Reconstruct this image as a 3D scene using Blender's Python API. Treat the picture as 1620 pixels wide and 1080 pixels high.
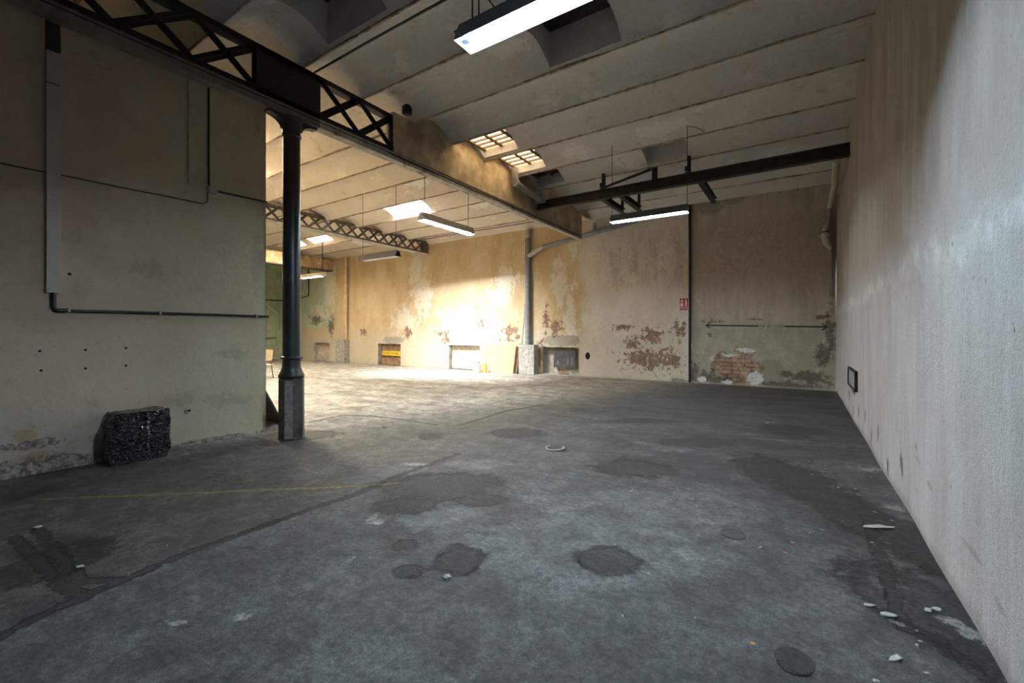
import bpy, bmesh, math, random
from mathutils import Vector, Matrix, noise as mnoise

for o in list(bpy.data.objects):
    bpy.data.objects.remove(o, do_unlink=True)
C = bpy.context.scene.collection
SC = bpy.context.scene
PI = math.pi
R = math.radians
random.seed(7)

# ------------------------------------------------------------------ camera, world, exposure
cam_d = bpy.data.cameras.new('camera')
cam_d.sensor_fit = 'HORIZONTAL'
cam_d.sensor_width = 36
cam_d.lens = 696 / 1620 * 36
cam_d.shift_y = -13 / 1620
cam_d.clip_start = 0.05
cam_d.clip_end = 200
cam = bpy.data.objects.new('camera', cam_d)
C.objects.link(cam)
cam.location = (0, 0, 1.5)
cam.rotation_euler = (R(90), 0, R(33.4))
SC.camera = cam

world = bpy.data.worlds.new('world')
SC.world = world
world.use_nodes = True
world.node_tree.nodes['Background'].inputs[0].default_value = (0.95, 0.97, 1.0, 1)
world.node_tree.nodes['Background'].inputs[1].default_value = 5.0
SC.view_settings.view_transform = 'Standard'
SC.view_settings.look = 'None'
SC.view_settings.gamma = 1
SC.view_settings.use_curve_mapping = False
SC.view_settings.exposure = 0.60
SC.cycles.use_denoising = True
SC.cycles.max_bounces = 10
SC.cycles.diffuse_bounces = 7
SC.cycles.glossy_bounces = 4
SC.cycles.sample_clamp_indirect = 8

# hazy daylight outside, falling through the open skylight of the middle bay onto the foot of the back wall
sun_d = bpy.data.lights.new('daylight', 'AREA')
sun_d.shape = 'SQUARE'; sun_d.size = 6.0
sun_d.energy = 42000
sun_d.color = (.97, .98, 1.0)
sun = bpy.data.objects.new('daylight', sun_d)
C.objects.link(sun)
sun.location = (-10.2, 6.5, 10.0)
sun.rotation_euler = (Vector((-10.75, 9.8, 5.5)) - sun.location).to_track_quat('-Z', 'Y').to_euler()

TUBE_POWER = 325.0           # fluorescent tubes
SKY = 60.0                  # daylight behind the skylight panes
COOL = (0.66, 0.86, 1.0)
NEUTRAL = (0.95, 0.97, 1.0)
WARM = (1.0, 0.86, 0.64)

# ------------------------------------------------------------------ material helper
class Mat:
    def __init__(s, name):
        s.m = bpy.data.materials.new(name)
        s.m.use_nodes = True
        s.nt = s.m.node_tree
        s.N = s.nt.nodes
        s.b = s.N['Principled BSDF']
        s.pos = s.N.new('ShaderNodeNewGeometry').outputs['Position']
    def link(s, a, b):
        s.nt.links.new(a, b)
    def put(s, sock, v):
        if isinstance(v, bpy.types.NodeSocket):
            s.link(v, sock)
        elif isinstance(v, (tuple, list)) and len(v) == 3 and sock.type == 'RGBA':
            sock.default_value = (*v, 1)
        else:
            sock.default_value = v
    def math(s, op, a, b=None, c=None):
        n = s.N.new('ShaderNodeMath'); n.operation = op
        s.put(n.inputs[0], a)
        if b is not None: s.put(n.inputs[1], b)
        if c is not None: s.put(n.inputs[2], c)
        return n.outputs[0]
    def scaled(s, st=(1, 1, 1), off=(0, 0, 0)):
        n = s.N.new('ShaderNodeMapping')
        s.link(s.pos, n.inputs[0])
        n.inputs['Scale'].default_value = st
        n.inputs['Location'].default_value = off
        return n.outputs[0]
    def noise(s, scale, detail=5, rough=.55, st=(1, 1, 1), off=(0, 0, 0), dist=0):
        n = s.N.new('ShaderNodeTexNoise')
        s.link(s.scaled(st, off), n.inputs['Vector'])
        n.inputs['Scale'].default_value = scale
        n.inputs['Detail'].default_value = detail
        n.inputs['Roughness'].default_value = rough
        n.inputs['Distortion'].default_value = dist
        return n.outputs[0]
    def vor(s, scale, st=(1, 1, 1), feat='F1'):
        n = s.N.new('ShaderNodeTexVoronoi'); n.feature = feat
        s.link(s.scaled(st), n.inputs['Vector'])
        n.inputs['Scale'].default_value = scale
        return n.outputs['Distance']
    def attr(s, name):
        n = s.N.new('ShaderNodeAttribute'); n.attribute_name = name
        return n.outputs['Fac']
    def ss(s, x, lo, hi, a=0., b=1.):
        n = s.N.new('ShaderNodeMapRange'); n.interpolation_type = 'SMOOTHSTEP'
        s.put(n.inputs[0], x)
        for i, v in enumerate((lo, hi, a, b)): n.inputs[i + 1].default_value = v
        return n.outputs[0]
    def mix(s, f, a, b, mode='MIX'):
        n = s.N.new('ShaderNodeMix'); n.data_type = 'RGBA'; n.blend_type = mode
        s.put(n.inputs[0], f); s.put(n.inputs[6], a); s.put(n.inputs[7], b)
        return n.outputs[2]
    def mul(s, a, b): return s.math('MULTIPLY', a, b)
    def edge(s, a, nz, amp, lo=.42, hi=.58):
        """a soft 0..1 field broken up by noise and cut sharp"""
        return s.ss(s.math('MULTIPLY_ADD', s.math('SUBTRACT', nz, .5), amp, a), lo, hi)
    def comp(s, i):
        n = s.N.new('ShaderNodeSeparateXYZ'); s.link(s.pos, n.inputs[0])
        return n.outputs[i]
    def out(s, col, rough=.8, height=None, dist=.02, metal=0., spec=None, strength=1.):
        s.put(s.b.inputs['Base Color'], col)
        s.put(s.b.inputs['Roughness'], rough)
        s.put(s.b.inputs['Metallic'], metal)
        if spec is not None: s.put(s.b.inputs['Specular IOR Level'], spec)
        if height is not None:
            n = s.N.new('ShaderNodeBump')
            n.inputs['Distance'].default_value = dist
            n.inputs['Strength'].default_value = strength
            s.put(n.inputs['Height'], height)
            s.link(n.outputs[0], s.b.inputs['Normal'])
        return s.m

def simple(name, col, rough=.6, metal=0., var=.25, scale=9, bump=.0, dirt=None):
    m = Mat(name)
    n1 = m.noise(scale, 6, .6)
    c = m.mix(m.ss(n1, .3, .75), tuple(v * (1 - var) for v in col), tuple(min(1, v * (1 + var)) for v in col))
    if dirt:
        n2 = m.noise(scale * .6, 6, .7, off=(3, 1, 7))
        c = m.mix(m.ss(n2, .52, .68), c, dirt)
    return m.out(c, rough, n1 if bump else None, bump, metal)

def emit(name, col, strength):
    m = Mat(name)
    m.put(m.b.inputs['Base Color'], (.9, .9, .9))
    m.put(m.b.inputs['Emission Color'], col)
    m.b.inputs['Emission Strength'].default_value = strength
    return m.m

# ------------------------------------------------------------------ mesh helper
class MB:
    def __init__(s): s.v = []; s.f = []; s.mi = []
    def add(s, vs, fs, mi=0):
        k = len(s.v); s.v += [tuple(v) for v in vs]
        for f in fs: s.f.append([i + k for i in f]); s.mi.append(mi)
        return s
    def box(s, x0, x1, y0, y1, z0, z1, mi=0):
        x0, x1 = sorted((x0, x1)); y0, y1 = sorted((y0, y1)); z0, z1 = sorted((z0, z1))
        vs = [(x, y, z) for x in (x0, x1) for y in (y0, y1) for z in (z0, z1)]
        return s.add(vs, [(0, 1, 3, 2), (4, 6, 7, 5), (0, 4, 5, 1), (2, 3, 7, 6), (0, 2, 6, 4), (1, 5, 7, 3)], mi)
    def bar(s, a, b, w, h, up=(0, 0, 1), mi=0):
        a, b = Vector(a), Vector(b); d = (b - a).normalized(); u = Vector(up)
        sx = d.cross(u)
        if sx.length < 1e-4: sx = d.cross(Vector((1, 0, 0)))
        sx.normalize(); uz = sx.cross(d)
        q = [(-1, -1), (1, -1), (1, 1), (-1, 1)]
        vs = [p + sx * (i * w / 2) + uz * (j * h / 2) for p in (a, b) for i, j in q]
        return s.add(vs, [(3, 2, 1, 0), (4, 5, 6, 7)] + [(i, (i + 1) % 4, 4 + (i + 1) % 4, 4 + i) for i in range(4)], mi)
    def tube(s, pts, r, n=12, mi=0, caps=True):
        pts = [Vector(p) for p in pts]; rs = r if isinstance(r, (list, tuple)) else [r] * len(pts)
        k0 = len(s.v); prev = None
        for i, p in enumerate(pts):
            t = (pts[min(i + 1, len(pts) - 1)] - pts[max(i - 1, 0)]).normalized()
            if prev is None:
                x = t.cross(Vector((0, 0, 1)))
                if x.length < .05: x = t.cross(Vector((1, 0, 0)))
            else:
                x = prev - t * prev.dot(t)
            x.normalize(); prev = x; y = t.cross(x)
            for j in range(n):
                a = 2 * PI * j / n
                s.v.append(tuple(p + (x * math.cos(a) + y * math.sin(a)) * rs[i]))
        for i in range(len(pts) - 1):
            for j in range(n):
                a, b = k0 + i * n + j, k0 + i * n + (j + 1) % n
                s.f.append([a, b, b + n, a + n]); s.mi.append(mi)
        if caps:
            s.f.append([k0 + j for j in range(n)][::-1]); s.mi.append(mi)
            e = k0 + (len(pts) - 1) * n
            s.f.append([e + j for j in range(n)]); s.mi.append(mi)
        return s
    def lathe(s, c, prof, n=24, rot=0., mi=0):
        k0 = len(s.v)
        for r, z in prof:
            for j in range(n):
                a = 2 * PI * j / n + rot
                s.v.append((c[0] + r * math.cos(a), c[1] + r * math.sin(a), c[2] + z))
        for i in range(len(prof) - 1):
            for j in range(n):
                a, b = k0 + i * n + j, k0 + i * n + (j + 1) % n
                s.f.append([a, b, b + n, a + n]); s.mi.append(mi)
        s.f.append([k0 + j for j in range(n)][::-1]); s.mi.append(mi)
        e = k0 + (len(prof) - 1) * n
        s.f.append([e + j for j in range(n)]); s.mi.append(mi)
        return s
    def prism(s, poly, off, mi=0):
        """polygon (3-D points) pushed along off"""
        n = len(poly); off = Vector(off); p = [Vector(q) for q in poly]
        return s.add(p + [q + off for q in p],
                     [list(range(n))[::-1], list(range(n, 2 * n))] + [(i, (i + 1) % n, n + (i + 1) % n, n + i) for i in range(n)], mi)

def base_of(p):
    v = Vector((0, 0, 0))
    while p is not None:
        v = v + p.location; p = p.parent
    return v

def obj(name, mb, mats, parent=None, smooth=False, bevel=0., recalc=True):
    me = bpy.data.meshes.new(name)
    off = base_of(parent)
    me.from_pydata([tuple(Vector(v) - off) for v in mb.v], [], mb.f)
    for m in (mats if isinstance(mats, (list, tuple)) else [mats]): me.materials.append(m)
    me.polygons.foreach_set('material_index', mb.mi)
    if recalc:
        bm = bmesh.new(); bm.from_mesh(me)
        bmesh.ops.recalc_face_normals(bm, faces=bm.faces)
        bm.to_mesh(me); bm.free()
    if smooth:
        me.polygons.foreach_set('use_smooth', [True] * len(me.polygons))
        me.set_sharp_from_angle(angle=R(40))
    o = bpy.data.objects.new(name, me)
    C.objects.link(o)
    if parent is not None: o.parent = parent
    if bevel:
        b = o.modifiers.new('bevel', 'BEVEL'); b.width = bevel; b.segments = 2; b.limit_method = 'ANGLE'
    return o

def thing(name, label, cat, loc, group=None):
    o = bpy.data.objects.new(name, None)
    o.empty_display_size = .1
    C.objects.link(o); o.location = loc
    return tag(o, label, cat, group)

def tag(o, label, cat, group=None):
    o['label'] = label; o['category'] = cat
    if group: o['group'] = group
    return o

def struct(o):
    o['kind'] = 'structure'; return o

def arc(a, b, c, n=8):
    """quadratic bend through control b"""
    a, b, c = Vector(a), Vector(b), Vector(c)
    return [a * (1 - t) ** 2 + b * (2 * t * (1 - t)) + c * t * t for t in [i / n for i in range(n + 1)]]

def origin_at(o, loc):
    loc = Vector(loc); o.data.transform(Matrix.Translation(-loc)); o.location = loc
    return o

# ------------------------------------------------------------------ field helpers (stain maps held on the vertices)
def grid_lines(spec):
    out = [spec[0][0]]
    for a, b, st in spec:
        n = max(1, round((b - a) / st))
        out += [a + (b - a) * (i + 1) / n for i in range(n)]
    return out

def blobs(lst, x, y, ca=1., sa=0.):
    m = 0.
    for bx, by, rx, ry in lst:
        dx, dy = x - bx, y - by
        if abs(dx) > 2.2 * (rx + ry) or abs(dy) > 2.2 * (rx + ry): continue
        u, w = dx * ca + dy * sa, -dx * sa + dy * ca
        d = math.hypot(u / rx, w / ry)
        v = 1 - d * .5                      # 0.5 on the outline
        if v > m: m = v
    return m

def seg_field(lines, x, y, reach):
    m = 0.
    for pts in lines:
        for (ax, ay), (bx, by) in zip(pts, pts[1:]):
            if x < min(ax, bx) - reach or x > max(ax, bx) + reach or y < min(ay, by) - reach or y > max(ay, by) + reach: continue
            dx, dy = bx - ax, by - ay
            t = max(0, min(1, ((x - ax) * dx + (y - ay) * dy) / (dx * dx + dy * dy + 1e-9)))
            v = 1 - math.hypot(x - ax - t * dx, y - ay - t * dy) / reach
            if v > m: m = v
    return m

def set_attr(o, name, vals):
    a = o.data.attributes.new(name, 'FLOAT', 'POINT')
    a.data.foreach_set('value', vals)

# ------------------------------------------------------------------ surface materials
def floor_material():
    m = Mat('worn_concrete')
    x = m.comp(0)
    big = m.noise(.55, 6, .6)
    mott = m.noise(2.6, 10, .72, dist=.5)
    mid = m.noise(7.5, 9, .74, off=(4, 2, 0), dist=.3)
    fine = m.noise(26, 8, .75)
    grit = m.noise(95, 4, .7)
    streak = m.noise(1.5, 9, .7, st=(.5, 1.5, 1), off=(4, 2, 0), dist=.4)
    left = m.ss(m.math('MULTIPLY_ADD', m.math('SUBTRACT', mid, .5), .25, x), -3.35, -3.65)
    c = m.mix(left, m.mix(m.ss(big, .3, .7), (.074, .074, .071), (.110, .109, .106)), m.mix(m.ss(big, .3, .7), (.082, .073, .062), (.115, .105, .092)))
    lit_dust = m.ss(m.attr('lit_dust'), .0, 1.)
    c = m.mix(m.mul(lit_dust, .85), c, m.mix(m.ss(streak, .35, .68), (.50, .465, .40), (.25, .23, .195)))  # pale dust, with the middle bay's daylight put into the colour
    pale = m.edge(m.attr('pale'), m.noise(4.5, 10, .74, off=(2, 2, 0)), .8, .44, .56)
    c = m.mix(m.mul(pale, .75), c, (.150, .152, .150))
    grime = m.ss(m.attr('grime'), .35, .75)
    c = m.mix(m.mul(m.mul(grime, m.ss(streak, .40, .60)), .75), c, (.030, .030, .026))
    dark = m.edge(m.attr('dark'), m.noise(6, 11, .8), 1.2, .42, .60)
    c = m.mix(m.mul(dark, .8), c, m.mix(m.ss(fine, .35, .7), (.011, .010, .009), (.038, .035, .031)))
    c = m.mix(1, c, m.ss(mott, .30, .72, .45, 1.50), 'MULTIPLY')
    c = m.mix(1, c, m.ss(mid, .30, .72, .62, 1.35), 'MULTIPLY')
    joint = m.edge(m.attr('joint'), m.noise(9, 10, .8), 1.3, .68, .80)
    c = m.mix(m.mul(joint, .8), c, (.024, .022, .020))
    lip = m.mul(m.ss(m.attr('joint'), .25, .4), m.ss(m.noise(6, 8, .75, off=(3, 3, 0)), .52, .62))
    c = m.mix(m.mul(m.mul(lip, m.math('SUBTRACT', 1., joint)), .4), c, (.22, .21, .20))
    red = m.edge(m.attr('red'), m.noise(8, 8, .75), 1.6, .85, 1.05)
    c = m.mix(m.mul(red, .4), c, (.13, .045, .045))
    yl = m.edge(m.attr('yellow'), m.noise(15, 9, .8), 1.3, .55, .95)
    c = m.mix(m.mul(yl, .7), c, (.30, .225, .06))
    wh = m.edge(m.attr('white'), m.noise(14, 9, .82), 2.0, .58, .72)
    c = m.mix(m.mul(wh, .75), c, (.34, .34, .33))
    # worn pale scuffs, chips and specks
    sc = m.mul(m.ss(m.noise(5.5, 10, .8, off=(9, 5, 0), dist=.6), .60, .70), m.math('MULTIPLY_ADD', big, .9, -.1))
    c = m.mix(m.mul(sc, .55), c, (.20, .20, .195))
    hair = m.ss(m.noise(3.2, 4, .6, st=(1, .12, 1), off=(2, 7, 0), dist=1.5), .700, .712)
    c = m.mix(m.mul(hair, .25), c, (.26, .26, .26))
    sp = m.ss(m.noise(60, 3, .5, off=(1, 8, 0)), .73, .77)
    c = m.mix(m.mul(sp, .5), c, (.34, .34, .33))
    sp2 = m.ss(m.noise(33, 5, .65, off=(6, 3, 0)), .62, .70)
    c = m.mix(m.mul(sp2, .65), c, (.018, .017, .016))
    c = m.mix(1, c, m.ss(fine, .28, .74, .50, 1.45), 'MULTIPLY')
    c = m.mix(1, c, m.ss(grit, .28, .74, .6, 1.35), 'MULTIPLY')
    h = m.math('ADD', m.mul(fine, .5), m.mul(grit, .25))
    h = m.math('ADD', h, m.mul(mid, .5))
    h = m.math('SUBTRACT', h, m.mul(joint, .9))
    h = m.math('SUBTRACT', h, m.mul(dark, m.math('MULTIPLY_ADD', grit, .6, .2)))
    h = m.math('ADD', h, m.mul(pale, .15))
    return m.out(c, m.math('MULTIPLY_ADD', mott, .35, .42), h, .018, spec=.35)

def back_wall_material():
    m = Mat('peeling_plaster_wall')
    x, z = m.comp(0), m.comp(2)
    big = m.noise(.9, 6, .6)
    mid = m.noise(3.2, 7, .65, st=(1, 1, .7))
    fine = m.noise(14, 7, .7)
    vert = m.noise(5, 5, .6, st=(1, 1, .16))
    soft = m.noise(1.4, 9, .62, st=(1, 1, .5), off=(6, 0, 1))
    ochre = m.mix(m.ss(soft, .3, .72), (.50, .365, .205), (.62, .50, .335))
    grey = m.mix(m.ss(soft, .3, .72), (.59, .53, .465), (.69, .64, .58))
    wob = m.math('MULTIPLY_ADD', m.math('SUBTRACT', mid, .5), 1.2, x)
    c = m.mix(m.ss(wob, -6.6, -6.1), ochre, grey)
    # right-hand bay, browner above and grey-green below a wavering line
    brown = m.mix(m.ss(vert, .35, .7), (.40, .35, .32), (.52, .465, .43))
    grey_green = m.mix(m.ss(mid, .35, .7), (.33, .325, .265), (.41, .405, .335))
    zc = m.math('MULTIPLY_ADD', m.math('SUBTRACT', mid, .5), .35, z)
    right = m.mix(m.ss(zc, 1.5, 2.0), grey_green, brown)
    c = m.mix(m.ss(x, -2.86, -2.84), c, right)
    blue = m.mul(m.ss(x, -2.86, -2.84), m.ss(m.math('MULTIPLY_ADD', big, .3, x), -2.35, -2.6))
    c = m.mix(m.mul(blue, .6), c, (.24, .25, .25))
    # brown damp staining high up between the girder and the corner
    st = m.mul(m.mul(m.ss(m.math('MULTIPLY_ADD', vert, 1.2, z), 3.5, 4.0), m.ss(z, 4.9, 4.4)), m.ss(x, -6.2, -5.2))
    c = m.mix(m.mul(m.mul(st, m.ss(m.math('MULTIPLY', vert, m.math('ADD', fine, .5)), .38, .66)), .38), c, (.22, .15, .10))
    # lower part rubbed pale
    low = m.mul(m.ss(m.math('MULTIPLY_ADD', m.math('SUBTRACT', mid, .5), 2.2, z), 1.9, 1.3), m.ss(x, -2.84, -2.9))
    c = m.mix(m.mul(low, .55), c, (.52, .50, .42))
    # green distemper of the last bay
    gm = m.mul(m.ss(wob, -20.5, -20.9), m.ss(m.math('MULTIPLY_ADD', m.math('SUBTRACT', mid, .5), 1.5, z), 1.6, 2.0))
    c = m.mix(gm, c, m.mix(m.ss(big, .35, .7), (.40, .48, .34), (.52, .57, .45)))
    nz = m.noise(3.4, 12, .76, off=(5, 0, 2), st=(1, 1, .7))
    pale = m.edge(m.attr('pale'), nz, 2.6, .52, .64)
    c = m.mix(m.mul(pale, .75), c, m.mix(fine, (.62, .575, .48), (.76, .72, .64)))
    cem = m.edge(m.attr('cement'), m.noise(5, 9, .75), .9, .44, .52)
    c = m.mix(m.mul(cem, .85), c, m.mix(fine, (.24, .225, .19), (.33, .31, .265)))
    # random scuffs everywhere
    c = m.mix(m.mul(m.ss(m.noise(5, 11, .78, off=(8, 0, 3), st=(1, 1, .6)), .565, .64), .5), c, (.68, .63, .53))
    c = m.mix(m.mul(m.ss(m.noise(7, 10, .8, off=(2, 0, 9)), .60, .70), .4), c, (.22, .165, .115))
    peel = m.edge(m.attr('peel'), m.noise(7, 10, .74, off=(0, 0, 4), dist=.2), 3.4, .66, .74)
    c = m.mix(m.mul(peel, .9), c, m.mix(m.ss(m.noise(8, 4, .6), .4, .6), (.14, .095, .065), (.27, .13, .085)))
    # bared bricks
    bt = m.N.new('ShaderNodeTexBrick')
    cx = m.N.new('ShaderNodeCombineXYZ'); m.link(x, cx.inputs[0]); m.link(z, cx.inputs[1])
    m.link(cx.outputs[0], bt.inputs[0])
    bt.inputs['Scale'].default_value = 1
    bt.inputs['Brick Width'].default_value = .34
    bt.inputs['Row Height'].default_value = .11
    bt.inputs['Mortar Size'].default_value = .008
    bt.inputs['Color1'].default_value = (.30, .16, .11, 1)
    bt.inputs['Color2'].default_value = (.42, .27, .19, 1)
    bt.inputs['Mortar'].default_value = (.05, .04, .035, 1)
    bt.inputs['Bias'].default_value = -.1
    br = m.edge(m.attr('brick'), m.noise(3.2, 10, .74), 1.5, .46, .52)
    c = m.mix(m.mul(br, .95), c, m.mix(m.ss(m.noise(4.5, 9, .75, off=(1, 0, 5)), .45, .62), bt.outputs[0], (.50, .40, .32)))
    mold = m.edge(m.attr('mold'), m.noise(6, 11, .8), 2.4, .50, .80)
    c = m.mix(m.mul(mold, .8), c, (.075, .07, .06))
    base = m.mul(m.ss(m.math('MULTIPLY_ADD', m.math('SUBTRACT', mid, .5), .3, z), .10, .0), .6)
    c = m.mix(base, c, (.42, .40, .36))
    wh = m.edge(m.attr('white'), m.noise(7, 10, .76), 1.6, .50, .58)
    c = m.mix(wh, c, (.72, .74, .76))
    hole = m.ss(m.attr('hole'), .45, .55)
    c = m.mix(hole, c, (.01, .01, .01))
    c = m.mix(m.ss(fine, .3, .8, 0, .22), c, (.12, .09, .06))
    h = m.math('ADD', m.mul(fine, .35), m.mul(mid, .6))
    h = m.math('SUBTRACT', h, m.mul(peel, .5))
    h = m.math('SUBTRACT', h, m.mul(br, m.math('MULTIPLY_ADD', bt.outputs['Fac'], .6, .6)))
    h = m.math('ADD', h, m.mul(pale, .15))
    return m.out(c, .88, h, .02, spec=.2)

def right_wall_material():
    m = Mat('rough_render_wall')
    y, z = m.comp(1), m.comp(2)
    big = m.noise(.8, 5, .6)
    vert = m.noise(3.4, 7, .65, st=(1, 1, .22))
    rough = m.noise(30, 6, .7)
    peb = m.noise(85, 3, .6)
    c = m.mix(m.ss(vert, .32, .68), (.44, .435, .435), (.55, .55, .56))
    c = m.mix(m.mul(m.ss(big, .5, .7), .35), c, (.33, .285, .25))
    up = m.ss(m.math('MULTIPLY_ADD', m.math('SUBTRACT', vert, .5), 1.5, z), 1.9, 2.5)
    c = m.mix(m.mul(up, .75), c, m.mix(m.ss(vert, .32, .68), (.28, .235, .205), (.37, .325, .295)))  # upper part browner: own tone, with shade also put into the colour
    # tide line of salts
    w = m.math('MULTIPLY_ADD', m.math('SUBTRACT', m.noise(2.2, 6, .7), .5), .55, m.math('SUBTRACT', z, 2.02))
    tide = m.ss(m.math('ABSOLUTE', w), .16, .0)
    c = m.mix(m.mul(m.mul(tide, m.ss(m.noise(3.5, 6, .7, off=(0, 4, 1)), .38, .62)), .65), c, (.74, .75, .76))
    streak = m.ss(m.noise(4, 7, .7, st=(1, 1, .13), off=(0, 3, 5)), .60, .72)
    c = m.mix(m.mul(streak, .45), c, (.62, .63, .63))
    dk = m.ss(m.noise(5, 7, .72, st=(1, 1, .2), off=(0, 7, 2)), .60, .74)
    c = m.mix(m.mul(dk, .4), c, (.20, .18, .16))
    pit = m.ss(m.noise(21, 3, .5, off=(0, 2, 4)), .715, .75)
    c = m.mix(m.mul(pit, .7), c, (.08, .075, .07))
    mold = m.edge(m.attr('mold'), m.noise(7, 7, .75, st=(1, 1, .5)), 1.4, .46, .66)
    c = m.mix(m.mul(mold, .8), c, (.06, .062, .066))
    foot = m.ss(m.math('MULTIPLY_ADD', m.math('SUBTRACT', vert, .5), .2, z), .12, .02)
    c = m.mix(m.mul(foot, .5), c, (.22, .21, .20))
    scar = m.ss(m.attr('scar'), .6, .8)
    c = m.mix(m.mul(scar, .5), c, (.24, .22, .20))
    c = m.mix(m.ss(rough, .35, .8, 0, .3), c, (.2, .185, .17))
    h = m.math('ADD', m.mul(rough, .5), m.mul(peb, .35))
    h = m.math('ADD', h, m.mul(vert, .5))
    return m.out(c, .9, h, .02, spec=.2)

def left_wall_material():
    m = Mat('painted_partition_wall')
    y, z = m.comp(1), m.comp(2)
    big = m.noise(.8, 6, .6)
    mid = m.noise(2.6, 7, .62)
    fine = m.noise(16, 6, .7)
    c = m.mix(m.ss(mid, .3, .7), (.49, .37, .28), (.57, .445, .34))
    low = m.ss(m.math('MULTIPLY_ADD', m.math('SUBTRACT', big, .5), .9, z), 2.0, .9)
    right = m.ss(m.math('MULTIPLY_ADD', big, 1.2, y), 1.9, 3.6)
    c = m.mix(m.mul(low, .55), c, (.73, .635, .49))  # lower part paler: greener paint, with the light there put into the colour
    c = m.mix(m.mul(right, .5), c, (.57, .535, .39))  # column end paler too, greenish paint plus light from the next bay
    pk = m.mul(m.ss(m.math('MULTIPLY_ADD', m.math('SUBTRACT', big, .5), 1.2, z), .75, .35), m.ss(y, 2.3, 1.4))
    c = m.mix(m.mul(pk, .5), c, (.43, .35, .31))
    c = m.mix(m.mul(m.ss(m.noise(2.2, 11, .76, off=(2, 2, 6)), .54, .70), .4), c, (.30, .25, .195))
    stain = m.edge(m.attr('stain'), m.noise(7, 11, .8), 2.6, .52, .72)
    c = m.mix(m.mul(stain, .28), c, (.20, .17, .13))
    och = m.edge(m.attr('ochre'), m.noise(9, 5, .7), .7, .45, .6)
    c = m.mix(m.mul(och, .6), c, (.42, .30, .14))
    chip = m.edge(m.attr('chip'), m.noise(9, 10, .8), 2.0, .50, .58)
    c = m.mix(m.mul(chip, .85), c, m.mix(m.ss(fine, .4, .6), (.46, .44, .40), (.10, .085, .07)))
    hole = m.ss(m.attr('hole'), .5, .65)
    c = m.mix(hole, c, (.02, .018, .015))
    c = m.mix(m.mul(m.ss(m.noise(30, 3, .5), .70, .74), .5), c, (.12, .10, .08))
    c = m.mix(m.ss(fine, .35, .8, 0, .15), c, (.15, .12, .09))
    h = m.math('ADD', m.mul(fine, .3), m.mul(mid, .6))
    h = m.math('SUBTRACT', h, m.mul(chip, .4))
    return m.out(c, .8, h, .012, spec=.25)

def ceiling_material(name, a, b):
    m = Mat(name)
    big = m.noise(.7, 6, .6, st=(.6, 1, 1))
    mid = m.noise(2.4, 8, .68, st=(.55, 1, 1), off=(3, 1, 0))
    fine = m.noise(18, 6, .7)
    c = m.mix(m.ss(big, .3, .7), a, b)
    c = m.mix(m.mul(m.ss(mid, .56, .68), .5), c, tuple(v * 1.35 for v in b))
    c = m.mix(m.mul(m.ss(m.noise(2.0, 11, .76, off=(7, 4, 1)), .56, .70), .55), c, (.26, .19, .13))
    c = m.mix(m.mul(m.ss(m.noise(4, 11, .78, off=(1, 6, 2)), .60, .68), .55), c, (.76, .74, .70))
    pale = m.edge(m.attr('pale'), m.noise(4, 11, .76), 1.8, .50, .60)
    c = m.mix(m.mul(pale, .75), c, (.78, .76, .72))
    c = m.mix(m.ss(fine, .35, .8, 0, .2), c, (.15, .12, .1))
    h = m.math('ADD', m.mul(fine, .3), m.mul(mid, .7))
    return m.out(c, .9, h, .015, spec=.15)

M_floor = floor_material()
M_back = back_wall_material()
M_right = right_wall_material()
M_left = left_wall_material()
M_ceil = ceiling_material('vault_plaster', (.57, .55, .55), (.65, .635, .635))
M_ceil2 = ceiling_material('vault_limewash', (.58, .50, .395), (.66, .59, .49))
M_joist = simple('joist_plaster', (.42, .35, .28), .9, var=.4, scale=7, bump=.01, dirt=(.12, .075, .05))
M_joist2 = simple('joist_limewash', (.26, .18, .105), .9, var=.4, scale=7, bump=.01, dirt=(.14, .085, .05))
M_black = simple('black_iron', (.018, .016, .015), .55, .3, .4, 12)
M_column = simple('grey_painted_iron', (.034, .032, .031), .38, .0, .25, 10, .002, dirt=(.032, .026, .022))
M_plinth = simple('worn_paint_plinth', (.085, .075, .055), .6, .0, .3, 9, .003, dirt=(.035, .022, .016))
M_plinthface = simple('bare_plinth_face', (.30, .265, .255), .7, .0, .35, 20, .003)
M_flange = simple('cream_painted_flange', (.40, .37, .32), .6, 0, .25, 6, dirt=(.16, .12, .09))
M_flangedark = simple('brown_flange', (.15, .125, .10), .6, 0, .25, 6, dirt=(.09, .07, .055))
M_lattice = simple('brown_grey_iron', (.105, .082, .062), .6, 0, .3, 10)
M_casing = simple('plaster_casing', (.44, .345, .23), .9, 0, .3, 3, .01, dirt=(.30, .21, .125))
M_beamwood = simple('tan_beam_casing', (.40, .28, .15), .85, 0, .25, 4, .008, dirt=(.62, .52, .38))
M_rust = simple('rusty_black_beam', (.030, .022, .018), .6, .2, .5, 6, dirt=(.055, .028, .018))
M_pipeblue = simple('blue_grey_pipe', (.20, .215, .24), .5, 0, .2, 6)
M_pipegrey = simple('grey_pipe', (.27, .26, .25), .5, 0, .2, 6)
M_pipepale = simple('pale_pipe_collar', (.45, .42, .37), .6, 0, .2, 8)
M_pipeochre = simple('ochre_painted_pipe', (.50, .36, .20), .65, 0, .2, 6)
M_concrete = simple('raw_concrete', (.36, .345, .315), .85, 0, .3, 8, .006, dirt=(.22, .20, .17))
M_trunk = simple('off_white_trunking', (.46, .385, .34), .45, 0, .06, 5)
M_blackplastic = simple('black_plastic_conduit', (.014, .013, .013), .4, 0, .2, 12)
M_clip = simple('grey_clip', (.38, .37, .36), .5, 0, .1, 10)
M_wire = simple('dark_wire', (.035, .032, .03), .5, 0, .2, 20)
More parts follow.
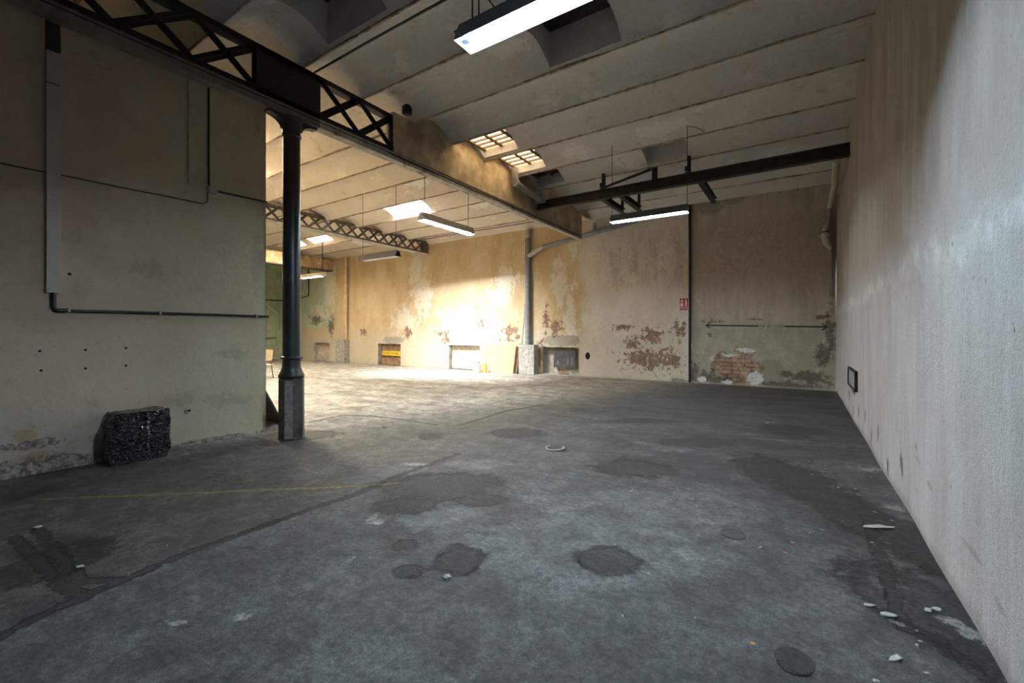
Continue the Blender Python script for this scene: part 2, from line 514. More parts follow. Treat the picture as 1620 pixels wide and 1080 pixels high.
M_wireb = simple('brown_old_cable', (.10, .075, .055), .6, 0, .2, 20)
M_hoodA = simple('flare_blue_lamp_hood', (.15, .26, .36), .4, 0, .12, 4)  # blue of the lens flare put into the hood colour
M_hoodB = simple('dark_teal_lamp_hood', (.030, .050, .052), .45, 0, .15, 4)
M_hoodC = simple('grey_lamp_hood', (.16, .155, .15), .45, 0, .15, 4)
M_hoodE = simple('cream_lamp_hood', (.55, .45, .28), .5, 0, .15, 4)
M_hoodin = simple('white_reflector', (.80, .82, .82), .4, 0, .04, 4)
M_tube = emit('lit_fluorescent_tube', COOL, TUBE_POWER)
M_tube_b = emit('lit_fluorescent_tube_dim', (.80, .93, 1.0), TUBE_POWER * .72)
M_tube_w = emit('lit_fluorescent_tube_warm', (1, .9, .72), TUBE_POWER * .6)
M_tube_off = simple('unlit_fluorescent_tube', (.72, .70, .80), .3, 0, .03, 4)
M_sky_warm = emit('warm_skylight_glass', (1.0, .75, .42), 6.0)
def clear_glass():
    m = bpy.data.materials.new('clear_skylight_glass'); m.use_nodes = True
    nt = m.node_tree; nt.nodes.remove(nt.nodes['Principled BSDF'])
    t = nt.nodes.new('ShaderNodeBsdfTransparent'); g = nt.nodes.new('ShaderNodeBsdfGlossy'); x = nt.nodes.new('ShaderNodeMixShader')
    t.inputs[0].default_value = (.96, .98, .97, 1); g.inputs['Roughness'].default_value = .05; x.inputs[0].default_value = .05
    nt.links.new(t.outputs[0], x.inputs[1]); nt.links.new(g.outputs[0], x.inputs[2])
    nt.links.new(x.outputs[0], nt.nodes['Material Output'].inputs[0])
    return m
M_sky_main = clear_glass()
M_sky_far = emit('far_skylight_glass', (1.0, .92, .76), SKY * .55)
M_added_fill = emit('added_fill_pane', (1.0, .90, .74), 42.0)  # unseen glowing panes added to brighten the middle bays
M_board = simple('dark_board', (.030, .026, .026), .8, 0, .4, 5)
M_bars = simple('rusty_glazing_bar', (.13, .075, .035), .6, 0, .3, 9)
M_wood = simple('old_boards', (.27, .155, .09), .8, 0, .4, 9, .004, dirt=(.40, .27, .17))
M_paleboard = simple('daylight_pale_boards', (.62, .53, .43), .8, 0, .3, 9, .004, dirt=(.40, .25, .15))  # boards lightened, strong daylight put into their colour
M_niche = simple('niche_plaster', (.40, .37, .32), .9, 0, .35, 5, .008, dirt=(.20, .14, .10))
M_hardboard = simple('tan_hardboard', (.62, .40, .21), .6, 0, .06, 2)
M_hardboard2 = simple('pale_hardboard', (.46, .29, .165), .6, 0, .06, 2)
M_edge = simple('dark_board_edge', (.13, .085, .05), .7, 0, .2, 8)
M_tape = simple('yellow_tape', (.72, .47, .03), .5, 0, .1, 9)
M_ink = simple('black_print', (.015, .013, .012), .6, 0, .1, 9)
M_tapeink = simple('brown_print', (.16, .09, .01), .6, 0, .1, 9)
M_slate = simple('slate_metal_sheet', (.060, .064, .072), .5, .2, .25, 6, .002, dirt=(.13, .13, .14))
M_red = simple('red_sign', (.36, .012, .014), .45, 0, .08, 6)
M_signwhite = simple('sign_white', (.74, .66, .64), .5, 0, .05, 6)
M_whiteplastic = simple('white_plastic', (.82, .82, .80), .35, 0, .03, 4)
M_ochreplastic = simple('ochre_plastic', (.48, .28, .05), .5, 0, .1, 6)
M_vent = simple('grey_vent_metal', (.42, .45, .46), .45, .3, .2, 9)
M_manhole = simple('iron_cover', (.045, .045, .045), .5, .3, .3, 30)
M_scrapw = simple('white_flake', (.42, .42, .41), .8, 0, .12, 15)
M_scrapl = simple('lilac_grey_flake', (.34, .33, .39), .8, 0, .12, 15)
M_scrapb = simple('brown_flake', (.40, .26, .12), .8, 0, .25, 15)
M_chairwood = simple('pale_chair_wood', (.66, .50, .30), .5, 0, .1, 6)
M_greenwall = simple('green_distemper', (.36, .44, .29), .9, 0, .2, 1.6, .008, dirt=(.50, .44, .34))
M_endlow = simple('dark_grey_board', (.060, .057, .052), .7, 0, .2, 6)  # plain dark grey of the leaning board
M_railwhite = simple('pale_rail', (.52, .54, .50), .5, 0, .1, 6)

def plastic_wrap():
    m = Mat('crumpled_black_plastic')
    def crease(scale, off): return m.math('ABSOLUTE', m.math('SUBTRACT', m.noise(scale, 2, .5, dist=1.2, off=off), .5))
    h = m.math('ADD', crease(8, (0, 0, 0)), m.math('ADD', m.mul(crease(17, (3, 1, 2)), .6), m.mul(crease(34, (5, 4, 1)), .25)))
    m.out((.006, .006, .008), .19, h, .18, spec=1.0)
    m.b.inputs['IOR'].default_value = 1.75
    return m.m
M_wrap = plastic_wrap()

# ------------------------------------------------------------------ the shell
XR, YB = .74, 14.1                       # right wall, back wall
ZS, RISE = 5.38, .26                     # springing and rise of the ceiling vaults
FRONT, END = -9.0, -25.4
CA, SA = math.cos(R(33.4)), math.sin(R(33.4))

F_DARK = [(-2.93, 3.25, .62, .40), (-2.88, 2.68, .27, .18), (-1.07, 2.77, .2, .19), (-2.35, 2.18, .09, .09), (-1.9, 2.24, .16, .18),
          (-2.07, 1.95, .09, .08), (-1.22, 6.42, .5, .25), (-2.3, 7.5, .6, .2), (-3.56, 5.57, .4, .3),
          (-4.52, 4.69, .18, .21), (-1.58, 4.83, .42, .31), (-.16, 5.5, .4, .7), (-6.14, 3.72, .5, .3), (-4.1, .76, .25, .3),
          (.42, 4.54, .3, 1.0), (.56, 3.27, .28, .5), (-.15, 8.07, .5, .4), (-2.42, 3.16, .22, .16)]
F_PALE = [(-3.08, 3.98, .4, .18), (-2.42, 3.42, .14, .09), (-3.73, 3.28, .36, .2), (-3.76, 2.89, .17, .13), (-1.54, 6.01, .42, .3),
          (-1.07, 3.87, .95, .36), (-1.9, 3.5, .3, .12), (-2.43, 2.66, .36, .24), (-6.57, 4.73, .27, .3), (-5.83, 3.83, .13, .3), (-.22, 7.53, .6, .3),
          (-1.72, 5.51, .24, .2), (-1.34, 2.38, .24, .3), (.66, 3.2, .1, .3), (.55, 6.26, .2, .2), (-1.2, 2.9, .9, .5)]
F_WHITE = [(-2.9, 2.35, .05, .15), (-2.5, 1.85, .03, .07), (-2.41, 1.72, .02, .04), (-2.81, 2.34, .07, .06), (-2.72, .94, .12, .03),
           (-2.48, 1.15, .09, .04), (.62, 6.22, .16, .10), (.66, 4.95, .1, .08), (.69, 3.12, .07, .16), (.41, 3.0, .04, .06), (-3.7, 3.6, .2, .08)]
F_SCUFF = [[(-3.64, 2.6), (-3.70, 3.2), (-3.78, 3.8), (-4.2, 4.5)]]
F_JOINT = [[(-3.3, -.4), (-3.32, .42), (-3.4, .66), (-3.45, .95), (-3.51, 1.3), (-3.5, 1.71), (-3.5, 2.24), (-3.47, 2.6), (-3.55, 3.12), (-3.55, 3.67), (-3.57, 4.2)],
           [(-6.92, 4.31), (-7.02, 4.99), (-6.49, 5.27), (-5.75, 5.34), (-5.0, 5.33)], [(-4.65, 5.56), (-4.77, 7.02), (-4.53, 8.08)],
           [(.44, 4.6), (.44, 3.94), (.44, 3.39), (.42, 2.98), (.55, 2.95), (.68, 2.7)],
           [(-4.84, .68), (-4.23, .70), (-3.63, .71), (-3.4, .76)], [(-4.92, .82), (-4.2, .80), (-3.63, .79), (-3.5, .9)], [(-.72, 7.2), (.51, 7.57)]]
F_YEL = [[(-5.73, .99), (-5.29, 1.36), (-4.8, 1.78), (-4.29, 2.22), (-3.76, 2.67), (-3.38, 3.05)], [(-8.83, 5.65), (-8.91, 5.92), (-7.86, 5.89), (-6.61, 5.81)]]
F_GRIME = [(-.9, 6.8, 2.2, 1.3), (-.6, 9.8, 2.8, 2.6), (-2.8, 8.2, 1.8, 1.4), (.45, 4.2, .45, 2.2), (-1.2, 5.1, 1.5, .8), (-4.4, .5, .7, .5), (-.3, 12.4, 2.0, 1.5), (-6.2, 3.2, .6, .5), (-6.4, 1.4, .4, 1.2)]
F_RED = [[(-2.85, 1.19), (-3.01, 1.56), (-3.53, 2.25)]]

def build_floor():
    xs = grid_lines([(END, -8.4, .25), (-8.4, XR, .045), (XR, XR + .3, .15)])
    ys = grid_lines([(FRONT, -.2, .4), (-.2, 6.2, .045), (6.2, YB + .3, .09)])
    mb = MB()
    A = {k: [] for k in ('dark', 'pale', 'white', 'joint', 'yellow', 'red', 'lit_dust', 'grime')}
    for y in ys:
        for x in xs:
            A['dark'].append(blobs(F_DARK, x, y, CA, SA)); A['pale'].append(blobs(F_PALE, x, y, CA, SA))
            A['white'].append(max(blobs(F_WHITE, x, y, CA, SA), .50 * seg_field(F_SCUFF, x, y, .32))); A['joint'].append(seg_field(F_JOINT, x, y, .14))
            A['grime'].append(blobs(F_GRIME, x, y, CA, SA)); A['yellow'].append(seg_field(F_YEL, x, y, .09)); A['red'].append(seg_field(F_RED, x, y, .3))
            A['lit_dust'].append(max(0, min(1, (-4.6 - x + .35 * (y - 5)) / 3.2)))
            mb.v.append((x, y, 0))
    n = len(xs)
    for j in range(len(ys) - 1):
        for i in range(n - 1):
            a = j * n + i
            mb.f.append([a, a + 1, a + n + 1, a + n]); mb.mi.append(0)
    o = struct(obj('floor', mb, M_floor, recalc=False))
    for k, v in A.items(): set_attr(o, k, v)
build_floor()

NICHES = [(-17.0, -15.45, 0, 1.0, .28), (-12.5, -10.85, 0, 1.0, .30), (-7.95, -6.5, .03, 1.0, .28), (-22.2, -20.85, 0, 1.0, .28)]
W_PALE = [(-14.5, 4.25, .39, 1.28), (-13.99, 3.09, .6, 1.12), (-15.19, 2.14, .9, .6), (-9.59, 3.63, .58, .6), (-9.89, 2.91, .74, .45),
          (-7.26, 3.24, .35, 1.02), (-6.81, 2.1, .29, 1.34), (-20.81, 4.07, .55, 2.0), (-21.77, 2.59, .6, .6), (-4.62, 3.29, .17, .25),
          (-6.69, 4.54, .19, .45), (-1.99, .76, .3, .07), (.56, 1.37, .11, .23), (-11.5, 1.8, 1.9, 1.0)]
W_WHITE = [(-1.12, .23, .2, .25), (-1.3, 1.02, .32, .07), (-1.75, .87, .28, .05), (-2.5, .12, .15, .08), (-1.8, .08, .2, .06)]
W_GREY = [(-2.35, 5.33, .6, .28), (-1.7, 5.38, .4, .16)]
W_CEM = [(-15.95, 1.18, .68, .17), (-7.14, 1.24, .74, .2), (-.74, .43, .32, .32)] + W_GREY
W_PEEL = [(-4.1, .66, .9, .42), (-4.93, 1.69, .46, .10), (-3.14, 1.54, .25, .34), (-4.01, 1.44, .4, .3), (-4.62, 1.2, .35, .3), (-3.4, .66, .4, .36),
          (-12.87, 1.5, .5, .16), (-12.69, 1.2, .29, .17), (-9.36, 1.5, .5, .3), (-7.39, 1.66, .3, .3), (-7.8, 2.0, .15, .5), (-10.76, 1.93, .19, .2),
          (-15.0, 1.5, .3, .3), (-18.08, 1.56, .3, .2), (-2.2, 1.86, .35, .05), (-1.1, 1.9, .3, .03), (.45, 1.92, .2, .06), (-2.3, 1.45, .12, .06), (-8.0, .75, .25, .5)]
W_BRICK = [(-1.58, .55, .58, .42), (-1.5, .15, .25, .18)]
W_MOLD = [(-.2, .08, .9, .10), (.45, .9, .25, .3), (-2.4, .25, .35, .2), (-1.99, .12, .74, .16), (.16, .34, .54, .2), (-.34, .38, .2, .13), (.62, 1.45, .13, .82), (-2.68, .3, .16, .5), (-22.05, 2.26, .7, .4),
          (-.5, .1, .6, .12), (-7.2, .9, .3, .12), (-3.1, .05, .3, .1), (-20.7, 1.9, .3, .6)]
W_HOLE = [(-6.17, .72, .09, .13)] + [(-10.13 + i * .21, 5.09, .02, .02) for i in range(5)] + [(-1.82 + i * .43, 5.35, .025, .025) for i in range(5)]

def build_back():
    ex = sorted(set(v for n in NICHES for v in n[:2]))
    cuts = [END] + ex + [-2.85, XR, XR + .3]
    xs = grid_lines([(a, b, .06 if a > -17.2 else .12) for a, b in zip(cuts, cuts[1:])])
    zs = grid_lines([(0, .03, .03), (.03, 1.0, .06), (1.0, 5.72, .06)])
    mb = MB()
    keys = dict(pale=W_PALE, white=W_WHITE, cement=W_CEM, peel=W_PEEL, brick=W_BRICK, mold=W_MOLD, hole=W_HOLE)
    A = {k: [] for k in keys}
    for z in zs:
        for x in xs:
            for k, l in keys.items(): A[k].append(blobs(l, x, z))
            mb.v.append((x, YB + .012 * mnoise.noise((x * .8, z * .8, 3)), z))
    n = len(xs)
    for j in range(len(zs) - 1):
        for i in range(n - 1):
            xc, zc = (xs[i] + xs[i + 1]) / 2, (zs[j] + zs[j + 1]) / 2
            if any(a < xc < b and z0 < zc < z1 for a, b, z0, z1, d in NICHES): continue
            a = j * n + i
            mb.f.append([a, a + 1, a + n + 1, a + n]); mb.mi.append(0)
    nv = len(mb.v)
    for a, b, z0, z1, d in NICHES:
        y0, y1 = YB - .004, YB + d
        mb.add([(a, y1, z0), (b, y1, z0), (b, y1, z1), (a, y1, z1)], [(0, 1, 2, 3)], 1)
        for q in ([(a, y0, z0), (a, y1, z0), (a, y1, z1), (a, y0, z1)], [(b, y0, z0), (b, y1, z0), (b, y1, z1), (b, y0, z1)],
                  [(a, y0, z1), (b, y0, z1), (b, y1, z1), (a, y1, z1)], [(a, y0, z0), (b, y0, z0), (b, y1, z0), (a, y1, z0)]):
            mb.add(q, [(0, 1, 2, 3)], 1)
    o = struct(obj('wall_back', mb, [M_back, M_niche], recalc=False))
    for k, v in A.items(): set_attr(o, k, v + [0.] * (len(mb.v) - nv))
build_back()

def build_right():
    ys = grid_lines([(FRONT, 0, .4), (0, YB, .09)])
    zs = grid_lines([(0, 5.72, .09)])
    mold = [(y, .25 + .1 * math.sin(y * 5), .07, .13) for y in (5.2, 5.9, 6.6, 7.3, 8.0, 8.8, 9.6, 10.5)] + [(9.6, .55, .4, .12), (4.6, .6, .04, .05), (4.2, .85, .03, .06)]
    scar = [[(4.9, .62), (4.0, .42), (3.2, .36), (2.6, .2), (1.9, .12)]]
    mb = MB(); A = {'mold': [], 'scar': []}
    for z in zs:
        for y in ys:
            mb.v.append((XR + .02 * mnoise.noise((y * .7, z * .7, 0)) + .05 * max(0, z - 5.0) * mnoise.noise((y * 2.3, 5, 1)), y, z))
            A['mold'].append(blobs(mold, y, z)); A['scar'].append(seg_field(scar, y, z, .07))
    n = len(ys)
    for j in range(len(zs) - 1):
        for i in range(n - 1):
            a = j * n + i
            mb.f.append([a, a + n, a + n + 1, a + 1]); mb.mi.append(0)
    o = struct(obj('wall_right', mb, M_right, recalc=False, smooth=False))
    for k, v in A.items(): set_attr(o, k, v)
build_right()

XL, YL, ZL = -6.82, 3.53, 4.95          # face, end and top of the partition
def build_left():
    ys = grid_lines([(FRONT, .4, .4), (.4, YL, .04)])
    zs = grid_lines([(0, ZL, .05)])
    chips = [(y, .03, .35, .12) for y in (.9, 1.3, 1.6)] + [(2.6, .02, .9, .04)] + [(2.5, .46, .03, .03), (3.5, .15, .03, .12), (2.9, .02, .5, .03), (1.1, .32, .25, .05)]
    stain = [(1.1, .15, .35, .1), (2.45, .62, .3, .1), (3.0, .55, .4, .12), (3.4, 2.6, .12, .5), (3.4, 4.6, .05, .1), (1.9, .12, .3, .12), (2.1, 2.3, .25, .12), (3.1, 1.2, .2, .12)]
    och = [(1.05, .42, .09, .06), (1.58, .30, .05, .05), (1.12, .18, .12, .06), (1.4, .28, .06, .03)]
    holes = [(1.15, 1.31, .017, .017), (1.51, 1.31, .017, .017), (1.87, 1.32, .017, .017), (1.16, 1.10, .017, .017), (1.51, 1.10, .017, .017), (1.87, 1.11, .017, .017), (1.38, 2.16, .02, .02), (2.53, .47, .02, .02)]
    keys = dict(chip=chips, stain=stain, ochre=och, hole=holes)
    ys = sorted(set(ys) | {h[0] + d for h in holes for d in (-.022, -.011, 0, .011, .022)})
    zs = sorted(set(zs) | {h[1] + d for h in holes for d in (-.022, -.011, 0, .011, .022)})
    mb = MB(); A = {k: [] for k in keys}
    for z in zs:
        for y in ys:
            mb.v.append((XL + .008 * mnoise.noise((y, z, 9)), y, z))
            for k, l in keys.items(): A[k].append(blobs(l, y, z))
    n = len(ys)
    for j in range(len(zs) - 1):
        for i in range(n - 1):
            a = j * n + i
            mb.f.append([a, a + 1, a + n + 1, a + n]); mb.mi.append(0)
    nv = len(mb.v)
    e = .004
    mb.add([(XL + e, YL, 0), (-13.7, YL, 0), (-13.7, YL, ZL), (XL + e, YL, ZL)], [(0, 1, 2, 3)])
    mb.add([(XL + e, YL, ZL), (-13.7, YL, ZL), (-13.7, YL - .15, ZL), (XL - .15, YL - .15, ZL), (XL - .15, FRONT, ZL), (XL + e, FRONT, ZL)], [(0, 1, 2, 3, 4, 5)])
    mb.add([(XL - .15, FRONT, 0), (XL - .15, YL - .15, 0), (XL - .15, YL - .15, ZL), (XL - .15, FRONT, ZL)], [(0, 1, 2, 3)])
    mb.add([(XL - .15, YL - .15, 0), (-13.7, YL - .15, 0), (-13.7, YL - .15, ZL), (XL - .15, YL - .15, ZL)], [(0, 1, 2, 3)])
    mb.add([(-13.7, YL - .15, 0), (-13.7, YL, 0), (-13.7, YL, ZL), (-13.7, YL - .15, ZL)], [(0, 1, 2, 3)])
    o = struct(obj('wall_left', mb, M_left, recalc=False))
    for k, v in A.items(): set_attr(o, k, v + [0.] * (len(mb.v) - nv))
build_left()

mb = MB(); mb.add([(END, FRONT, 0), (XR, FRONT, 0), (XR, FRONT, 5.72), (END, FRONT, 5.72)], [(0, 1, 2, 3)])
struct(obj('wall_front', mb, simple('dark_plaster', (.13, .11, .095), .9, 0, .3, 2), recalc=False))
mb = MB(); mb.add([(END, FRONT, 0), (END, YB, 0), (END, YB, 5.72), (END, FRONT, 5.72)], [(0, 1, 2, 3)])
struct(obj('wall_end', mb, M_greenwall, recalc=False))

# ------------------------------------------------------------------ vaulted ceiling with its openings
JY = [FRONT, -7.95, -6.95, -5.95, -4.95, -3.95, -2.9, -1.85, -.75, .35, 1.5, 2.6, 3.68, 4.73, 5.80, 6.88, 7.97, 9.20, 10.40, 11.65, 12.90, YB + .02]
G1, G2, G3 = -6.12, -13.8, -20.7        # girder lines
# x0, x1, vault index, y0, y1, top, kind
OPEN = [(-5.95, -5.05, 15, 6.88, 7.90, 5.67, 'warm'), (-5.95, -5.05, 16, 7.97, 9.12, 5.67, 'warm'), (-5.95, -5.15, 17, 9.20, 10.30, 5.75, 'shut'),
        (-3.12, -2.02, 13, 4.85, 5.74, 5.95, 'shut'), (-5.40, -4.20, 11, 2.66, 3.62, 6.0, 'shut'), (-3.02, -2.10, 17, 9.32, 10.34, 5.95, 'shut'),
        (-11.6, -9.9, 17, 9.25, 10.36, 5.74, 'main'), (-19.9, -18.7, 18, 10.5, 11.5, 6.0, 'far'), (-18.1, -16.7, 18, 10.5, 11.5, 6.0, 'far'),
        (-13.3, -11.2, 13, 4.8, 5.74, 5.75, 'added_fill'), (-12.6, -9.4, 12, 3.75, 4.66, 5.75, 'added_fill'), (-18.6, -15.5, 14, 5.85, 6.82, 5.75, 'added_fill')]  # hidden openings added to hold fill light, no skylights known here

def vz(k, y):
    a, b = JY[k], JY[k + 1]
    v = (y - a) / (b - a)
    return ZS + RISE * (1 - (2 * v - 1) ** 2)

def build_ceiling():
    mb = MB()
    A = []
    pale = [(-4.2, 9.0, .35, .25), (-3.4, 9.7, .6, .3), (-2.4, 8.9, .5, .18), (-4.0, 8.5, .1, .2), (-3.6, 5.2, .35, .25), (-3.3, 10.1, .4, .3), (-8.5, 11.0, .7, .4),
            (-8.9, 8.6, .4, .3), (-16, 12.5, 1.0, .5), (-2.0, 11, .4, .2), (-9.5, 10.9, .3, .15)]
    for k in range(len(JY) - 1):
        ops = [o for o in OPEN if o[2] == k]
        cuts = sorted({END, G1, XR, XR + .2} | {v for o in ops for v in o[:2]})
        xs = grid_lines([(a, b, .3) for a, b in zip(cuts, cuts[1:])])
        ys = sorted({JY[k] + (JY[k + 1] - JY[k]) * i / 14 for i in range(15)} | {v for o in ops for v in o[3:5]})
        k0 = len(mb.v)
        for y in ys:
            for x in xs:
                mb.v.append((x, y, vz(k, y) + .012 * mnoise.noise((x * 1.3, y * 1.3, 2)))); A.append(blobs(pale, x, y))
        n = len(xs)
        for j in range(len(ys) - 1):
            for i in range(n - 1):
                xc, yc = (xs[i] + xs[i + 1]) / 2, (ys[j] + ys[j + 1]) / 2
                if any(o[0] < xc < o[1] and o[3] < yc < o[4] for o in ops): continue
                a = k0 + j * n + i
                mb.f.append([a, a + 1, a + n + 1, a + n]); mb.mi.append(0 if xc > G1 else 1)
        for x0, x1, kk, y0, y1, zt, kind in ops:                      # the sides of the opening
            mi = 0 if x0 > G1 else 1
            yy = [y for y in ys if y0 - 1e-6 <= y <= y1 + 1e-6]
            for x in (x0, x1):
                for a, b in zip(yy, yy[1:]):
                    mb.add([(x, a, vz(k, a) - .01), (x, b, vz(k, b) - .01), (x, b, zt), (x, a, zt)], [(0, 1, 2, 3)], mi)
            for y in (y0, y1):
                mb.add([(x0, y, vz(k, y) - .01), (x1, y, vz(k, y) - .01), (x1, y, zt), (x0, y, zt)], [(0, 1, 2, 3)], mi)
            A.extend([0.] * (len(mb.v) - len(A)))
    for y in JY[1:-1]:                                                # joist soffits
        for x0, x1, mi in ((G1, XR, 2), (END, G1, 3)):
            n = int((x1 - x0) / .12)
            prev = None
            for i in range(n + 1):
                x = x0 + (x1 - x0) * i / n
                w = .017 + .010 * mnoise.noise((x * 2.2, y * 3, 4)) + .007 * mnoise.noise((x * 7, y * 3, 8))
                d = .010 + .010 * mnoise.noise((x * 5, y, 1))
                ring = [(x, y - w, ZS + .035), (x, y - w * .8, ZS - d), (x, y + w * .8, ZS - d), (x, y + w, ZS + .035)]
                if prev:
                    mb.add(prev + ring, [(0, 1, 5, 4), (1, 2, 6, 5), (2, 3, 7, 6)], mi)
                prev = ring
    A.extend([0.] * (len(mb.v) - len(A)))
    o = struct(obj('ceiling', mb, [M_ceil, M_ceil2, M_joist, M_joist2], recalc=False))
    set_attr(o, 'pale', A)
build_ceiling()

for i, (x0, x1, k, y0, y1, zt, kind) in enumerate(OPEN):
    w = bpy.data.objects.new('window_%d' % (i + 1), None); C.objects.link(w)  # the last of these are unseen openings added for fill light
    w.location = ((x0 + x1) / 2, (y0 + y1) / 2, zt); struct(w)
    e = .03
    mb = MB(); mb.add([(x0 - e, y0 - e, zt), (x1 + e, y0 - e, zt), (x1 + e, y1 + e, zt), (x0 - e, y1 + e, zt)], [(3, 2, 1, 0)])
    mat = {'warm': M_sky_warm, 'main': M_sky_main, 'far': M_sky_far, 'added_fill': M_added_fill, 'shut': M_board}[kind]
    obj('glazing' if kind != 'shut' else 'shutter_board', mb, mat, w, recalc=False)
    if kind == 'warm' or i == 2:
        z = zt - .03
        for q in range(6):
            y = y0 + (y1 - y0) * (q + .6) / 6
            obj('glazing_bar', MB().box(x0, x1, y - .02, y + .02, z - .03, z + .012), M_bars, w)
        for x in (x0 + .02, (x0 + x1) / 2 + .02, x1 - .02):
            obj('glazing_bar', MB().box(x - .03, x + .03, y0, y1, z - .06, z - .028), M_bars, w)
    if i == 3:                                                        # loose plaster boards lining the shut opening
        obj('lining_board', MB().box(x0 + .22, x1 - .25, y1 - .03, y1 - .005, 5.40, 5.66), M_ceil, w)
        obj('lining_board', MB().box(x1 - .30, x1 - .01, y1 - .035, y1 - .01, 5.40, 5.71), M_ceil, w)

# ------------------------------------------------------------------ girders
def girder_first():
    g = thing('lattice_girder', 'nearest long girder carried by the iron column, black lattice then plaster casing', 'girder', (G1, 3.5, 4.56))
    x0, x1 = -6.18, -6.0
    yend = 13.25
    # flange of two plates, brown up to the column, cream beyond
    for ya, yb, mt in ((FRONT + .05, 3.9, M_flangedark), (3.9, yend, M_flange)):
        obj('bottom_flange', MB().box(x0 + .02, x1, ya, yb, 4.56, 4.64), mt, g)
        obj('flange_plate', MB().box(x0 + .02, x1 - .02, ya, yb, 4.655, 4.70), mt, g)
    obj('flange_seam', MB().box(x0 + .03, x1 - .008, FRONT + .06, yend - .01, 4.635, 4.66), M_black, g)
    mb = MB().box(x0 + .02, x1 - .02, FRONT + .05, 5.31, 4.70, 4.77)
    obj('lower_chord', mb, M_black, g)
    obj('upper_chord', MB().box(x0 + .02, x1 - .02, FRONT + .05, 5.31, 5.27, 5.345), M_black, g)
    obj('gusset_plate', MB().box(x1 - .05, x1 - .02, 3.0, 3.92, 4.70, 5.345), M_black, g)
    obj('gusset_plate', MB().box(x0 + .02, x0 + .05, 3.0, 3.92, 4.70, 5.345), M_black, g)
    obj('upright', MB().box(x1 - .06, x1 - .02, 5.245, 5.31, 4.70, 5.345), M_black, g)
    def lat(ya, yb, pitch):
        n = max(1, round((yb - ya) / pitch)); p = (yb - ya) / n
        for i in range(n):
            a, b = ya + i * p, ya + (i + 1) * p
            obj('diagonal', MB().bar((x1 - .03, a, 5.30), (x1 - .03, b, 4.74), .022, .085, (1, 0, 0)).bar((x1 - .03, a, 5.30), (x1 - .03, b, 4.74), .085, .016, (1, 0, 0)), M_black, g)
            obj('diagonal', MB().bar((x1 - .075, a, 4.74), (x1 - .075, b, 5.30), .016, .105, (1, 0, 0)).bar((x1 - .075, a, 4.74), (x1 - .075, b, 5.30), .105, .016, (1, 0, 0)), M_black, g)
    lat(3.92, 5.31, .695)
    lat(-.65, 3.0, .73)
    mb = MB().box(x0, x1, 5.31, yend, 4.70, ZS + .02)
    obj('plaster_casing', mb, M_casing, g)
    mb = MB()
    for k in range(14, len(JY) - 1):                                  # lunettes filling the vault ends over the casing
        a, b = max(JY[k], 5.31), min(JY[k + 1], YB - .02)
        ys = [a + (b - a) * i / 10 for i in range(11)]
        up = .0
        op = [o for o in OPEN if o[2] == k and o[0] < -5.9 and o[0] > -6.0]
        top = [(x1 - .03, y, (op[0][5] if op and op[0][3] < y < op[0][4] else vz(k, y)) + .01) for y in ys]
        mb.prism([(x1 - .03, a, ZS)] + top + [(x1 - .03, b, ZS)], (-.12, 0, 0))
    obj('vault_end_filling', mb, M_casing, g)
    for y in (2.0, 3.1, 3.9, 5.28):
        for z in (4.735, 5.30): obj('rivet', MB().lathe((x1 - .02, y, z), [(.001, -.02), (.018, -.015), (.018, .015), (.001, .02)], 8), M_black, g)
    # grimy conduit clipped under the edge of the flange
    pts = [(x1 + .006, y, 4.635 + .006 * math.sin(y * 4)) for y in [5.2 + .2 * i for i in range(40)]]
    obj('flange_cable', MB().tube(pts, .011, 6), M_black, g)
girder_first()

def girder_second():
    g = thing('lattice_girder', 'far grey-brown lattice girder ending high on the ochre back wall', 'girder', (G2, 9.0, 4.98))
    x0, x1 = G2 - .12, G2 + .12
    ya, yb = YL + .1, YB - .02
    obj('bottom_flange', MB().box(x0 - .04, x1 + .04, ya, yb, 4.96, 4.985), M_flange, g)
    obj('lower_chord', MB().box(x0, x1, ya, yb, 4.985, 5.05), M_lattice, g)
    obj('upper_chord', MB().box(x0, x1, ya, yb, 5.44, 5.50), M_lattice, g)
    n = 21; p = (yb - .25 - ya) / n
    for i in range(n):
        a, b = ya + i * p, ya + (i + 1) * p
        obj('diagonal', MB().bar((x1 - .015, a, 5.46), (x1 - .015, b, 5.03), .02, .075, (1, 0, 0)).bar((x1 - .015, a, 5.46), (x1 - .015, b, 5.03), .075, .02, (1, 0, 0)), M_lattice, g)
        obj('diagonal', MB().bar((x1 - .05, a, 5.03), (x1 - .05, b, 5.46), .02, .075, (1, 0, 0)).bar((x1 - .05, a, 5.03), (x1 - .05, b, 5.46), .075, .02, (1, 0, 0)), M_lattice, g)
        obj('joint_plate', MB().box(x1 - .002, x1 + .008, a - .05, a + .05, 5.40, 5.49), M_lattice, g)
        obj('joint_plate', MB().box(x1 - .002, x1 + .008, a - .05, a + .05, 5.0, 5.09), M_lattice, g)
    obj('end_plate', MB().box(x0, x1 + .01, yb - .25, yb, 4.985, 5.52), M_lattice, g)
girder_second()

g3 = thing('cased_girder', 'farthest girder, boxed in tan boards in front of the green bay', 'girder', (G3, 9.0, 4.75))
obj('board_casing', MB().box(G3 - .15, G3 + .15, FRONT + .05, YB - .02, 4.79, ZS - .025), M_beamwood, g3)
obj('bottom_flange', MB().box(G3 - .19, G3 + .19, FRONT + .05, YB - .02, 4.74, 4.79), M_lattice, g3)

